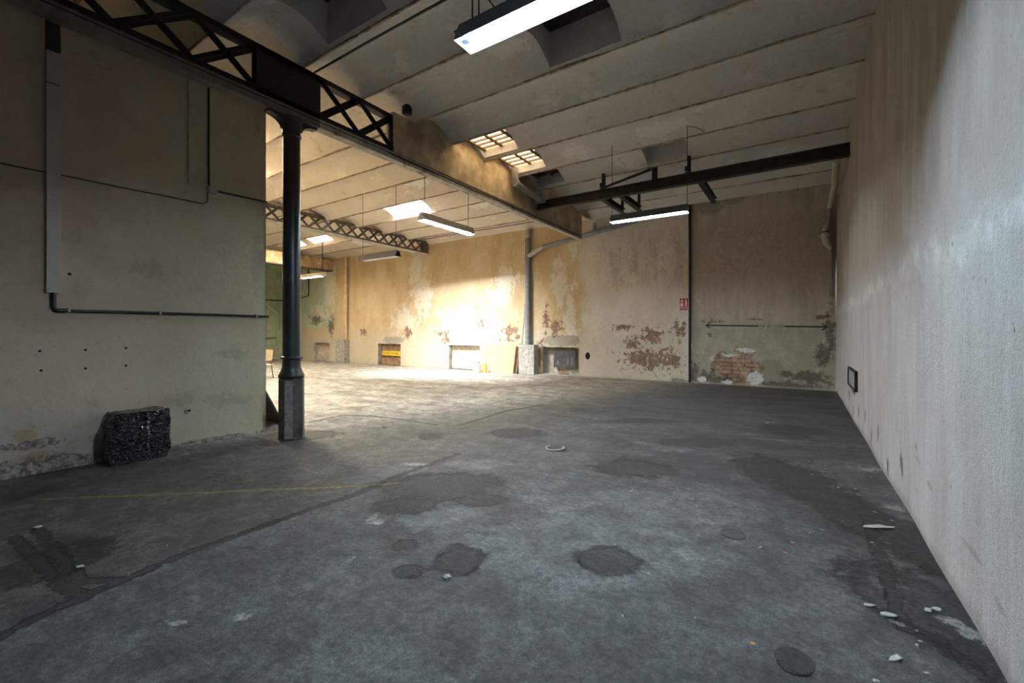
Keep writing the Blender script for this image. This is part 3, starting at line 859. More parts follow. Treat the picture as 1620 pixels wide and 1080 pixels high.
# ------------------------------------------------------------------ iron column
cc = (-6.10, 3.52, 0)
col = thing('iron_column', 'round grey iron column on a worn octagonal plinth beside the partition end', 'column', cc)
prof8 = [(.178, 0), (.178, .02), (.172, .03), (.168, .84), (.160, .87)]
mbp = MB().lathe(cc, prof8, 8, R(22.5 + 33.4 - 30))
obj('plinth', mbp, M_plinth, col)
fa = R(-30 + 33.4 - 22.5 + 0)
# the facet turned to the room has lost its paint
va = [R(22.5 + 33.4 - 30) + 2 * PI * j / 8 for j in range(8)]
def facet(j, r, z): return Vector((cc[0] + r * math.cos(va[j % 8]), cc[1] + r * math.sin(va[j % 8]), z))
best = min(range(8), key=lambda j: (facet(j, .17, 0) + facet(j + 1, .17, 0)).length)
a, b = facet(best, .1745, .03), facet(best + 1, .1745, .03)
ins = (b - a) * .08
pa, pb = a + ins, b - ins * 1.2
a2, b2 = facet(best, .1700, .835), facet(best + 1, .1700, .835)
qa, qb = a2 + ins, b2 - ins * 1.2
nrm = (Vector(((a + b).x / 2 - cc[0], (a + b).y / 2 - cc[1], 0))).normalized()
left = [pa.lerp(qa, t) + ins * (.9 * mnoise.noise((t * 9, 1, 0))) for t in [i / 14 for i in range(15)]]
right = [pb.lerp(qb, t) + ins * (.9 * mnoise.noise((t * 9, 7, 0))) for t in [i / 14 for i in range(15)]]
obj('bare_strip', MB().prism([tuple(p) for p in left + right[::-1]], nrm * .003), M_plinthface, col)
obj('base_moulding', MB().lathe(cc, [(.160, .86), (.172, .875), (.172, .905), (.158, .93), (.140, .97), (.132, 1.0)], 32), M_column, col, smooth=True)
obj('shaft', MB().lathe(cc, [(.132, .99), (.124, 1.02), (.120, 1.10), (.118, 1.14), (.112, 4.20), (.112, 4.32)], 32), M_column, col, smooth=True)
obj('ring', MB().lathe(cc, [(.118, 1.125), (.140, 1.135), (.146, 1.15), (.140, 1.165), (.118, 1.175)], 32), M_column, col, smooth=True)
obj('ring', MB().lathe(cc, [(.112, 4.29), (.128, 4.30), (.128, 4.325), (.112, 4.335)], 32), M_column, col, smooth=True)
obj('capital', MB().lathe(cc, [(.114, 4.33), (.118, 4.38), (.135, 4.43), (.140, 4.45), (.132, 4.47), (.140, 4.52), (.165, 4.555)], 32), M_column, col, smooth=True)
for s in (-1, 1):                                                    # curved brackets under the girder
    inner = [(cc[0], cc[1] + s * .11, 4.40), (cc[0], cc[1] + s * .11, 4.556), (cc[0], cc[1] + s * .36, 4.556), (cc[0], cc[1] + s * .36, 4.525)]
    curve = [(cc[0], cc[1] + s * (.36 - .23 * math.sin(t)), 4.40 + .125 * math.cos(t)) for t in [PI / 2 * i / 8 for i in range(1, 9)]]
    mb = MB().prism([(x - .06, y, z) for x, y, z in inner + curve], (.12, 0, 0))
    obj('bracket', mb, M_column, col)

# ------------------------------------------------------------------ fluorescent lamps
def lamp(cx, cy, z, axis, hood_mat, tube_mat, label, wires, L=1.55, wide=.10, tz=.036):
    t = thing('fluorescent_lamp', label, 'ceiling lamp', (cx, cy, z), 'trough lamps hung from the ceiling')
    def P(u, v, w): return (cx + u, cy + v, z + w) if axis == 'x' else (cx - v, cy + u, z + w)
    h = L / 2
    sec = [(-wide, 0), (-wide * .42, .15), (wide * .42, .15), (wide, 0)]
    ins = [(-wide + .004, .0), (-wide * .40, .145), (wide * .40, .145), (wide - .004, .0)]
    mb = MB()
    vo = [P(e, a, b) for e in (-h, h) for a, b in sec]
    vi = [P(e, a, b) for e in (-h + .004, h - .004) for a, b in ins]
    mb.add(vo, [(0, 1, 5, 4), (1, 2, 6, 5), (2, 3, 7, 6), (0, 3, 2, 1), (4, 5, 6, 7)], 0)
    mb.add(vi, [(0, 4, 5, 1), (1, 5, 6, 2), (2, 6, 7, 3), (0, 1, 2, 3), (4, 7, 6, 5)], 1)
    obj('hood', mb, [hood_mat, M_hoodin], t, recalc=False)
    for v in (-.032, .032):
        obj('tube', MB().tube([P(-h + .05, v, tz), P(h - .05, v, tz)], .014, 12), tube_mat, t, smooth=True)
    for u in (-h + .03, h - .03):
        obj('lampholder', MB().tube([P(u, 0, .03), P(u, 0, .12)], .03, 10), hood_mat, t)
        s = 1 if u > 0 else -1
        obj('end_lug', MB().tube([P(u + s * .03, -wide * .55, .09), P(u + s * .055, -wide * .55, .09)], .014, 8), hood_mat, t)
    for u, zt in wires:
        obj('suspension_wire', MB().tube([P(u, 0, .15), P(u, .002, (zt - z) * .5), P(u, 0, zt - z)], .006, 6), M_wire, t)
    return t, P

LZ = 3.65
tA, PA = lamp(-1.36, 2.56, LZ, 'x', M_hoodA, M_tube, 'nearest lit trough lamp, hood tinted with flare blue, cut by the top edge', [(-.68, 5.60), (-.62, 5.60), (.65, 5.60)], tz=.062)
obj('loose_wire', MB().tube(arc(PA(-.62, 0, .42), PA(-.56, .0, .30), PA(-.46, 0, .15)), .005, 6), M_wire, tA)
tB, PB = lamp(-2.62, 9.0, 3.85, 'x', M_hoodB, M_tube_b, 'lit trough lamp with dark teal hood hanging before the black steel beam', [(-.76, 5.52), (.76, 5.52)], 1.56, tz=.034)
obj('loose_wire', MB().tube(arc(PB(.76, 0, 1.66), PB(.95, .0, 1.62), PB(1.05, .2, 1.54)) + [Vector(PB(1.9, .2, 1.56))], .006, 6), M_wire, tB)
tC, PC = lamp(-6.12, 6.88, 3.68, 'y', M_hoodC, M_tube, 'lit trough lamp with grey hood hanging lengthwise under the plaster-cased girder', [(-.68, 4.57), (.66, 4.57)])
tD, PD = lamp(-9.85, 8.2, 3.57, 'x', M_black, M_tube_off, 'unlit trough lamp with black hood hanging in the bright ochre bay', [(-.70, 5.60), (.68, 5.60)])
tE, PE = lamp(-15.8, 9.95, 3.66, 'x', M_hoodE, M_tube_w, 'lit cream trough lamp farthest back, half hidden by the iron column', [(-.66, 5.50)])
obj('suspension_rod', MB().tube([PE(.64, 0, .15), PE(.64, 0, 1.15)] + arc(PE(.64, 0, 1.15), PE(.64, 0, 1.42), PE(1.0, 0, 1.46)) + [Vector(PE(1.6, .0, 1.48)), Vector(PE(1.66, .0, 1.55)), Vector(PE(1.66, .0, 1.97))], .016, 8), M_blackplastic, tE)
obj('rod_cap', MB().lathe(PE(.66, 0, .0), [(.09, 0), (.085, .05), (.03, .17), (.02, .2)], 12), M_hoodB, tE)

# ------------------------------------------------------------------ black steel beam and its hangers
sb = thing('steel_beam', 'black rusty steel beam spanning from the cased girder to the right wall', 'beam', (-2.6, 10.35, 4.82))
yb0 = 10.35
mb = MB().box(-6.05, XR + .03, yb0 - .08, yb0 + .08, 4.82, 4.85).box(-6.05, XR + .03, yb0 - .08, yb0 + .08, 5.02, 5.05).box(-6.05, XR + .03, yb0 - .012, yb0 + .012, 4.85, 5.02)
obj('beam_body', mb, M_rust, sb)
for x in (-4.10, -2.10):
    obj('hanger', MB().box(x - .06, x + .06, yb0 - .1, yb0 + .1, 5.05, 5.075).box(x - .035, x + .035, yb0 - .05, yb0 + .03, 5.07, 5.44).box(x - .07, x + .02, yb0 - .10, yb0 - .05, 5.10, 5.20), M_black, sb)
obj('hanger', MB().box(-2.95, -2.83, yb0 + .1, yb0 + .16, 5.0, 5.5), M_black, sb)
for x, y1 in ((-4.25, 12.2), (-3.78, 12.2), (-1.92, 12.55)):
    obj('cross_stub', MB().box(x - .06, x + .06, yb0 + .05, y1, 4.90, 4.92).box(x - .06, x + .06, yb0 + .05, y1, 5.02, 5.04).box(x - .008, x + .008, yb0 + .05, y1, 4.92, 5.02), M_black, sb)
    if x != -1.92: obj('stub_hanger', MB().box(x - .03, x + .03, y1 - .1, y1 - .02, 5.04, 5.5), M_black, sb)
obj('splice_bar', MB().bar((-4.05, yb0 - .11, 5.07), (-2.9, yb0 - .11, 5.28), .04, .05), M_black, sb)

# ------------------------------------------------------------------ pipes on the back wall
dp = thing('downpipe', 'thick blue-grey downpipe with slanting branch on the back wall', 'pipe', (-8.5, YB - .14, 1.08))
yp = YB - .14
obj('stack', MB().tube([(-8.5, yp, 1.08), (-8.5, yp, 5.0)], .10, 20), M_pipeblue, dp, smooth=True)
obj('stack_top', MB().tube([(-8.5, yp, 5.0), (-8.5, yp, 5.36)], .095, 20), M_pipepale, dp, smooth=True)
for z in (2.55, 4.28, 4.98):
    obj('collar', MB().tube([(-8.5, yp, z - .05), (-8.5, yp, z + .05)], .115, 20), M_pipeblue, dp, smooth=True)
obj('branch_elbow', MB().tube([(-8.5, yp, 4.33), (-8.40, yp - .02, 4.38), (-7.92, yp - .04, 4.60), (-7.82, yp - .04, 4.63)], .085, 16), M_pipepale, dp, smooth=True)
obj('branch', MB().tube([(-7.85, yp - .04, 4.62), (-6.1, yp - .04, 4.86), (-4.38, yp - .04, 5.10)], .08, 16), M_pipeblue, dp, smooth=True)
obj('branch_riser', MB().tube([(-5.86, yp - .02, 4.9), (-5.86, yp - .02, 5.22)], .055, 12), M_pipegrey, dp, smooth=True)
tag(origin_at(obj('concrete_plinth', MB().box(-8.78, -8.12, YB - .34, YB - .005, 0, 1.08), M_concrete, bevel=.012), (-8.45, YB - .17, 0)), 'square concrete plinth under the blue-grey downpipe', 'plinth')
dp2 = thing('downpipe', 'ochre-painted downpipe at the edge of the green wall', 'pipe', (-19.3, YB - .12, 1.2))
obj('stack', MB().tube([(-19.3, YB - .12, 1.2), (-19.3, YB - .12, 5.36)], .10, 16), M_pipeochre, dp2, smooth=True)
obj('collar', MB().tube([(-19.3, YB - .12, 4.55), (-19.3, YB - .12, 4.68)], .12, 16), M_pipeochre, dp2, smooth=True)
tag(origin_at(obj('concrete_plinth', MB().box(-19.85, -19.15, YB - .34, YB - .02, 0, 1.2), M_concrete, bevel=.012), (-19.5, YB - .17, 0)), 'square concrete plinth under the ochre-painted downpipe', 'plinth')
tag(origin_at(obj('thin_pipe', MB().tube([(-2.84, YB - .035, .01), (-2.84, YB - .035, 5.37)], .032, 12), M_blackplastic, smooth=True), (-2.84, YB - .035, .01)), 'thin dark vertical pipe right of the red sign on the back wall', 'pipe')
tag(origin_at(obj('pale_pipe', MB().tube([(-8.74, YB - .20, .0 + 1.08), (-8.69, YB - .12, 2.0), (-8.66, YB - .05, 2.6)], .03, 10), M_pipepale, smooth=True), (-8.72, YB - .2, 1.08)), 'thin pale pipe standing on the plinth left of the blue-grey downpipe', 'pipe')
# boxed duct and elbow by the cased girder
du = thing('drain_duct', 'grey boxed drain pipe running along the cased girder to the steel beam', 'pipe', (-5.85, 9.5, 5.0))
obj('riser', MB().tube([(-5.84, 8.98, 5.52), (-5.84, 9.0, 5.25), (-5.84, 9.08, 5.15)], .085, 14), M_pipegrey, du, smooth=True)
obj('run', MB().tube([(-5.84, 9.0, 5.17), (-5.84, 9.6, 5.10), (-5.80, 10.22, 5.06)], .08, 14), M_pipegrey, du, smooth=True)
obj('end_box', MB().box(-5.93, -5.68, 10.1, 10.25, 4.97, 5.15), M_pipegrey, du, bevel=.01)
# pipe in the right-hand corner
cp = thing('corner_pipe', 'pale plastic drain pipe with trap in the right-hand back corner', 'pipe', (.60, 13.9, 2.4))
px_, py_ = .60, YB - .12
obj('upper_run', MB().tube([(.55, 10.42, 4.80), (.60, 12.0, 4.80), (px_, py_ - .1, 4.75)], .06, 12), M_pipepale, cp, smooth=True)
obj('drop', MB().tube([(px_, py_ - .06, 4.8), (px_, py_, 4.6), (px_ - .02, py_, 4.35), (px_ - .07, py_, 4.22)], [.055, .055, .05, .06], 12), M_pipegrey, cp, smooth=True)
obj('trap', MB().tube([(px_ - .07, py_, 4.27), (px_ - .09, py_, 4.16), (px_ - .09, py_, 3.92), (px_ - .04, py_, 3.78), (px_ + .03, py_, 3.68)], [.06, .085, .085, .07, .05], 14), M_pipepale, cp, smooth=True)
obj('trap_collar', MB().tube([(px_ - .09, py_, 3.98), (px_ - .09, py_, 4.05)], .11, 14), M_pipepale, cp, smooth=True)
obj('trap_ring', MB().tube([(px_ - .09, py_, 4.10), (px_ - .09, py_, 4.13)], .10, 14), M_blackplastic, cp, smooth=True)
obj('trap_plug', MB().tube([(px_ - .15, py_, 4.02), (px_ - .24, py_, 4.02)], .04, 10), M_pipepale, cp, smooth=True)
obj('lower_drop', MB().tube([(px_ + .03, py_, 3.72), (px_ + .03, py_, 2.42)], .05, 12), M_pipegrey, cp, smooth=True)
obj('outlet', MB().tube([(px_ + .03, py_, 2.44), (px_ + .03, py_, 2.36)], [.055, .045], 12), M_pipepale, cp, smooth=True)

# ------------------------------------------------------------------ left wall fittings
xf = XL + .02
tr = thing('cable_trunking', 'tall off-white cable trunking on the left wall with dark top piece', 'trunking', (xf, 1.245, 1.94))
obj('lower_length', MB().box(XL - .005, XL + .055, 1.19, 1.30, 1.94, 4.195), M_trunk, tr, bevel=.004)
obj('upper_length', MB().box(XL - .005, XL + .055, 1.19, 1.30, 4.205, 4.55), M_trunk, tr, bevel=.004)
obj('joint_strip', MB().box(XL, XL + .048, 1.192, 1.298, 4.19, 4.21), M_ink, tr)
obj('top_piece', MB().prism([(XL, 1.19, 4.55), (XL + .055, 1.19, 4.55), (XL + .055, 1.19, 4.70), (XL + .03, 1.19, 4.90), (XL, 1.19, 4.90)], (0, .11, 0)), M_board, tr)
obj('backing_strip', MB().box(XL - .004, XL + .012, 1.175, 1.325, 1.93, 4.6), M_left, tr)
cd = thing('black_conduit', 'black conduit running level from the trunking foot to the partition end', 'conduit', (xf, 2.4, 1.76))
pts = [(XL + .022, 1.25, 1.94), (XL + .022, 1.25, 1.80)] + arc((XL + .022, 1.25, 1.80), (XL + .022, 1.25, 1.75), (XL + .022, 1.30, 1.75), 6)[1:] + [(XL + .022, 2.4, 1.755), (XL + .022, 3.52, 1.755), (XL + .022, 3.56, 1.755)]
obj('run', MB().tube(pts, .017, 12), M_blackplastic, cd, smooth=True)
obj('elbow', MB().tube([(XL + .022, 1.25, 1.93), (XL + .022, 1.25, 1.80)] + arc((XL + .022, 1.25, 1.80), (XL + .022, 1.25, 1.75), (XL + .022, 1.30, 1.75), 6)[1:] + [(XL + .022, 1.34, 1.75)], .023, 12), M_blackplastic, cd, smooth=True)
for y in (1.37, 2.2, 3.38):
    obj('pipe_clip', MB().box(XL, XL + .045, y - .012, y + .012, 1.735, 1.785), M_clip, cd, bevel=.004)
tag(origin_at(obj('thin_cable', MB().tube([(XL + .012, y, 3.235 + .014 * (y - .9) + .01 * mnoise.noise((y * 1.5, 0, 0))) for y in [FRONT + .3, -3, -1, 0] + [.4 + .15 * i for i in range(15)]] +
    arc((XL + .012, 2.65, 3.26), (XL + .012, 2.73, 3.265), (XL + .012, 2.74, 3.33), 5) + [(XL + .012, 2.74, 3.44)], .009, 6), M_wireb, smooth=True), (XL, 1.5, 3.24)), 'thin brown cable crossing the left wall up to the junction box', 'cable')
jb = thing('junction_box', 'small grey junction box on the left wall', 'junction box', (XL, 2.785, 3.47))
obj('box_body', MB().box(XL - .004, XL + .05, 2.735, 2.835, 3.425, 3.525), M_clip, jb, bevel=.008)
obj('box_lid', MB().box(XL + .045, XL + .058, 2.742, 2.828, 3.432, 3.518), M_vent, jb, bevel=.004)
obj('gland', MB().tube([(XL + .025, 2.72, 3.475), (XL + .025, 2.74, 3.475)], .014, 8), M_clip, jb)
obj('gland', MB().tube([(XL + .025, 2.83, 3.475), (XL + .025, 2.855, 3.475)], .016, 8), M_clip, jb)
tag(origin_at(obj('drop_cable', MB().tube([(XL + .014, 2.755, 3.525), (XL + .014, 2.752, 4.1), (XL + .014, 2.755, ZL)], .013, 8), M_blackplastic, smooth=True), (XL, 2.755, 3.525)), 'black cable dropping from the girder into the junction box', 'cable')
tag(origin_at(obj('side_cable', MB().tube([(XL + .022, 2.85, 3.475), (XL + .022, 3.2, 3.485), (XL + .022, 3.54, 3.492)], .014, 8), M_blackplastic, smooth=True), (XL, 2.85, 3.475)), 'short black conduit from the junction box to the partition end', 'conduit')
tag(origin_at(obj('painted_pipe', MB().tube([(XL + .008, 2.52, 3.5), (XL + .008, 2.52, 4.90)], .014, 8), simple('wall_colour_paint', (.42, .37, .32), .7), smooth=True), (XL, 2.52, 3.5)), 'wall-coloured vertical pipe left of the black drop cable', 'pipe')

# ------------------------------------------------------------------ black wrapped bundle
def bundle():
    t = thing('wrapped_bundle', 'crumpled bundle wrapped in shiny black plastic against the left wall', 'bundle', (-6.60, 1.92, 0))
    me = bpy.data.meshes.new('plastic_wrap')
    bm = bmesh.new()
    bmesh.ops.create_cube(bm, size=1)
    bmesh.ops.subdivide_edges(bm, edges=bm.edges[:], cuts=26, use_grid_fill=True)
    for v in bm.verts:
        p = v.co.copy()
        q = Vector((p.x * .30, p.y * .56, (p.z + .5) * .58))
        r = min(1, 1.1 - max(0, max(abs(p.y), abs(p.z)) - .40) * 1.0)
        q.x *= r
        q.y *= 1 - .10 * max(0, abs(p.z) - .3) / .2 * abs(p.y) * 2
        n = mnoise.noise_vector(p * 3.1 + Vector((4, 2, 7)))
        n2 = mnoise.noise_vector(p * 8.5)
        c = mnoise.cell(p * 6)
        q += Vector((n.x * .022 + n2.x * .016, n.y * .018 + n2.y * .010, n.z * .014 + n2.z * .010))
        n3 = mnoise.noise_vector(p * 17 + Vector((1, 5, 3)))
        q.x += n3.x * .010; q.y += n3.y * .004
        q.z = max(q.z, .003)
        q.y += .03 * p.z
        q.x = max(q.x, -.195)
        v.co = q
    bm.to_mesh(me); bm.free()
    me.materials.append(M_wrap)
    o = bpy.data.objects.new('plastic_wrap', me); C.objects.link(o); o.parent = t
    me.polygons.foreach_set('use_smooth', [False] * len(me.polygons))
    tape = MB()
    n = 16
    pl = [(-6.45 + .03 + .012 * mnoise.noise((i, 3, 1)), 1.97 + .006 * math.sin(i), .06 + .5 * i / n) for i in range(n + 1)]
    for (x, y, z), (x2, y2, z2) in zip(pl, pl[1:]):
        tape.add([(x, y - .012, z), (x, y + .012, z), (x2, y2 + .012, z2), (x2, y2 - .012, z2), (x - .01, y - .012, z), (x - .01, y + .012, z), (x2 - .01, y2 + .012, z2), (x2 - .01, y2 - .012, z2)],
                 [(0, 1, 2, 3), (4, 7, 6, 5), (0, 3, 7, 4), (1, 5, 6, 2)])
    obj('packing_tape', tape, M_wrap, t)
bundle()

# ------------------------------------------------------------------ boards and things leaning about
lb = thing('leaning_board', 'dark board leaning behind the partition end beside the column', 'board', (-7.6, 3.8, 0))
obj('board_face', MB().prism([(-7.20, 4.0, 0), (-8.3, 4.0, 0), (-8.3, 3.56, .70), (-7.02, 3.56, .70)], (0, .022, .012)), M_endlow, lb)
def lean(name, label, xa, xb, ybase, ytop, h, mat, th=.012):
    t = thing(name, label, 'board', ((xa + xb) / 2, ybase, 0))
    obj('board_face', MB().prism([(xa, ybase, 0), (xb, ybase, 0), (xb, ytop, h), (xa, ytop, h)], (0, th, .002)), mat, t)
    return t
lean('leaning_board', 'big pale tan hardboard sheet leaning on the back wall beside the plinth', -10.45, -8.97, 13.66, 13.90, 1.10, M_hardboard2)
t = lean('leaning_board', 'narrow orange-tan board behind the big hardboard sheet', -9.6, -8.92, 13.80, 14.05, 1.16, M_hardboard)
lean('leaning_board', 'thin dark edge-on board between hardboard sheet and plinth', -8.905, -8.845, 13.72, 14.04, 1.12, M_edge, .02)
jc = thing('jerrycan', 'white plastic jerrycan on the floor before the hardboard sheet', 'jerrycan', (-10.45, 13.40, 0))
obj('can_body', MB().box(-10.60, -10.30, 13.30, 13.50, 0, .34), M_whiteplastic, jc, bevel=.03)
obj('can_cap', MB().lathe((-10.37, 13.40, .34), [(.035, 0), (.035, .04), (.03, .05)], 12), M_ink, jc)
obj('can_handle', MB().tube(arc((-10.56, 13.40, .33), (-10.50, 13.40, .44), (-10.42, 13.40, .33), 8), .014, 8), M_whiteplastic, jc)
obj('can_label', MB().box(-10.52, -10.38, 13.294, 13.299, .285, .30), M_ink, jc)
tag(origin_at(obj('plastic_wedge', MB().prism([(-10.20, 13.42, 0), (-10.05, 13.42, 0), (-10.02, 13.42, .24), (-10.07, 13.42, .36), (-10.12, 13.42, .30)], (0, .07, 0)), M_ochreplastic, bevel=.006), (-10.1, 13.45, 0)), 'ochre yellow wedge standing right of the white jerrycan', 'wedge')

# niches: boarded fronts
def niche_boards(x0, x1, zt, label, rows, mat=M_wood):
    t = thing('niche_boarding', label, 'boards', ((x0 + x1) / 2, YB + .22, 0))
    z = .0
    for h in rows:
        obj('board', MB().box(x0 + .01, x1 - .01, YB + .20, YB + .235, z + .004, min(z + h, zt) - .006), mat, t, bevel=.004)
        z += h
    return t
niche_boards(-17.0, -15.45, .98, 'rough brown boards closing the niche with the yellow tape', [.30, .20, .20, .28])
niche_boards(-12.5, -10.85, .98, 'rough boards closing the sunlit niche beside the tan hardboard', [.24, .25, .25, .24], M_paleboard)
niche_boards(-22.2, -20.85, .98, 'rough boards closing the low niche in the green wall', [.24, .25, .25, .24], M_paleboard)
tp = thing('warning_tape', 'yellow printed tape stretched across the boarded niche', 'tape', (-16.2, YB + .12, .52))
obj('tape_strip', MB().box(-16.88, -15.47, YB + .150, YB + .153, .44, .66), M_tape, tp)
random.seed(4)
x = -16.78
mb = MB()
while x < -15.8:
    w = random.uniform(.04, .09)
    mb.box(x, x + .022, YB + .1475, YB + .1495, .49, .60)
    if random.random() < .75: mb.box(x, x + w, YB + .1475, YB + .1495, .575, .60)
    if random.random() < .6: mb.box(x, x + w, YB + .1475, YB + .1495, .49, .51)
    if random.random() < .5: mb.box(x + w - .02, x + w, YB + .1475, YB + .1495, .49, .60)
    x += w + .035 + (.08 if random.random() < .15 else 0)
obj('print', mb, M_tapeink, tp)
obj('shelf_gap', MB().box(-16.97, -15.48, YB + .17, YB + .199, .385, .42), M_ink, tp)
ml = thing('metal_sheet', 'dark slate metal sheet closing the niche right of the downpipe', 'metal sheet', (-7.1, YB + .2, .2))
obj('sheet', MB().prism([(-7.58, YB + .14, .27), (-6.72, YB + .14, .24), (-6.70, YB + .14, .90), (-7.55, YB + .14, .88)], (0, .012, 0)), M_slate, ml)
obj('top_rail', MB().box(-7.6, -6.68, YB + .12, YB + .16, .89, .95), M_edge, ml)
for xx in (-7.4, -7.0, -6.85):
    obj('drip_mark', MB().box(xx, xx + .018, YB + .1375, YB + .1395, .38, .38 + .25 * (xx + 7.9)), M_scrapw, ml)
tag(origin_at(obj('brick_fragment', MB().box(-7.3, -6.95, YB + .02, YB + .12, .031, .085), M_wood, bevel=.01), (-7.12, YB + .07, .03)), 'broken brick lying on the sill of the slate-sheeted niche', 'brick')

# ------------------------------------------------------------------ sign, painted arrow, vent
sg = thing('fire_sign', 'small red fire extinguisher sign beside the thin dark pipe', 'sign', (-3.01, YB - .02, 2.39))
ys_ = YB - .016
obj('sign_plate', MB().box(-3.145, -2.875, ys_, ys_ + .012, 2.19, 2.58), M_signwhite, sg)
obj('red_panel', MB().box(-3.130, -2.890, ys_ - .003, ys_, 2.30, 2.565), M_red, sg)
obj('red_strip', MB().box(-3.130, -2.890, ys_ - .003, ys_, 2.20, 2.285), M_red, sg)
y2 = ys_ - .006
obj('flame_symbol', MB().prism([(-3.115, y2, 2.455), (-3.015, y2, 2.455), (-3.04, y2, 2.50), (-3.065, y2, 2.55), (-3.085, y2, 2.51)], (0, .002, 0)), M_signwhite, sg)
obj('panel_symbol', MB().box(-3.11, -3.02, y2, y2 + .002, 2.32, 2.42), M_signwhite, sg)
obj('extinguisher_symbol', MB().prism([(-2.975, y2, 2.325), (-2.925, y2, 2.325), (-2.920, y2, 2.44), (-2.930, y2, 2.49), (-2.945, y2, 2.505), (-2.940, y2, 2.535), (-2.985, y2, 2.545), (-2.985, y2, 2.525), (-2.958, y2, 2.51), (-2.972, y2, 2.48)], (0, .002, 0)), M_signwhite, sg)
tc = bpy.data.curves.new('lettering', 'FONT'); tc.body = 'EXTINTOR'; tc.size = .052; tc.align_x = 'CENTER'; tc.align_y = 'CENTER'; tc.extrude = .001
to = bpy.data.objects.new('lettering', tc); C.objects.link(to)
bpy.context.view_layer.update()
tm = bpy.data.meshes.new_from_object(to.evaluated_get(bpy.context.evaluated_depsgraph_get()))
bpy.data.objects.remove(to, do_unlink=True)
tm.transform(Matrix.Translation((-3.01, y2, 2.243)) @ Matrix.Rotation(R(90), 4, 'X'))
tm.transform(Matrix.Translation(-sg.location)); tm.materials.clear(); tm.materials.append(M_signwhite)
to = bpy.data.objects.new('lettering', tm); C.objects.link(to); to.parent = sg

ar = thing('painted_arrow', 'long black double-headed arrow painted on the back wall near the corner', 'wall marking', (-.9, YB - .014, 1.68))
ya = YB - .018
def zz(x): return 1.735 - .024 * (x + 2.37)
for xa, xb in ((-2.37, -1.02), (-.40, .53)):
    obj('arrow_line', MB().bar((xa, ya, zz(xa)), (xb, ya, zz(xb)), .004, .040), M_ink, ar)
for x, s in ((-2.37, 1), (.53, -1)):
    for d in (-1, 1):
        obj('arrow_head', MB().bar((x - s * .01, ya, zz(x)), (x + s * .10, ya, zz(x) + d * .085), .004, .034), M_ink, ar)
mb = MB(); x = -1.0; random.seed(11)
while x < -.43:
    w = random.uniform(.018, .032)
    if -.72 < x < -.67: x += .03; continue
    z = zz(x)
    mb.box(x, x + .007, ya, ya + .003, z - .024, z + .024)
    if random.random() < .6: mb.box(x, x + w, ya, ya + .003, z + .014, z + .024)
    if random.random() < .5: mb.box(x, x + w, ya, ya + .003, z - .024, z - .014)
    if random.random() < .4: mb.box(x + w - .007, x + w, ya, ya + .003, z - .024, z + .024)
    x += w + .013
obj('lettering', mb, M_ink, ar)

vt = thing('vent_grille', 'small grey vent grille low on the right wall', 'vent', (XR, 9.7, .70))
obj('frame', MB().box(XR - .03, XR + .01, 9.0, 9.05, .55, .88).box(XR - .03, XR + .01, 10.3, 10.35, .55, .88).box(XR - .03, XR + .01, 9.0, 10.35, .85, .88).box(XR - .03, XR + .01, 9.0, 10.35, .55, .575), M_ink, vt)
for i in range(7):
    y = 9.12 + i * .17
    obj('slat', MB().box(XR - .018, XR - .004, y, y + .09, .58, .84), M_vent, vt)

# ------------------------------------------------------------------ things in the far bay
ch = thing('chair', 'pale wooden chair half hidden behind the partition end', 'chair', (-15.05, 7.72, 0))
obj('seat', MB().box(-15.28, -14.86, 7.5, 7.93, .43, .46), M_chairwood, ch, bevel=.01)
obj('backrest', MB().prism([(-14.88, 7.52, .58), (-14.88, 7.92, .58), (-14.83, 7.92, .95), (-14.83, 7.52, .95)], (-.02, 0, 0)), M_chairwood, ch, bevel=.006)
for xx, yy, fx in ((-14.90, 7.55, .12), (-14.90, 7.90, .12), (-15.25, 7.55, -.06), (-15.25, 7.90, -.06)):
    obj('leg', MB().tube([(xx + fx, yy, 0), (xx, yy, .43)], .014, 8), M_wire, ch)
for yy in (7.55, 7.90):
    obj('back_post', MB().tube([(-14.90, yy, .45), (-14.87, yy, .62)], .012, 8), M_wire, ch)
rl = thing('wall_rail', 'pale slanting rail frame on the green end wall', 'rail', (END + .05, 13.4, 1.0))
obj('sloping_rail', MB().bar((END + .05, 12.6, 3.55), (END + .05, 13.76, 2.64), .05, .09), M_railwhite, rl)
obj('post', MB().bar((END + .05, 13.76, .75), (END + .05, 13.76, 2.68), .05, .08, (1, 0, 0)), M_railwhite, rl)
obj('low_rail', MB().bar((END + .05, 12.6, 1.22), (END + .05, 13.76, 1.22), .04, .03), M_ink, rl)
tag(origin_at(obj('wall_conduit', MB().tube([(END + .03, 12.4, 3.40), (END + .03, 13.9, 3.40)] + arc((END + .03, 13.95, 3.40), (END + .03, YB - .03, 3.40), (END + .15, YB - .03, 3.40), 5) + [(-24.0, YB - .03, 3.42), (-22.75, YB - .03, 3.56)], .028, 8), M_blackplastic, smooth=True), (END, 13.5, 3.4)), 'dark conduit running level round the green corner', 'conduit')
tag(origin_at(obj('drop_conduit', MB().tube([(-22.7, YB - .03, 3.56), (-22.7, YB - .03, 5.36)], .032, 8), M_blackplastic, smooth=True), (-22.7, YB, 3.56)), 'dark vertical conduit on the green back wall', 'conduit')

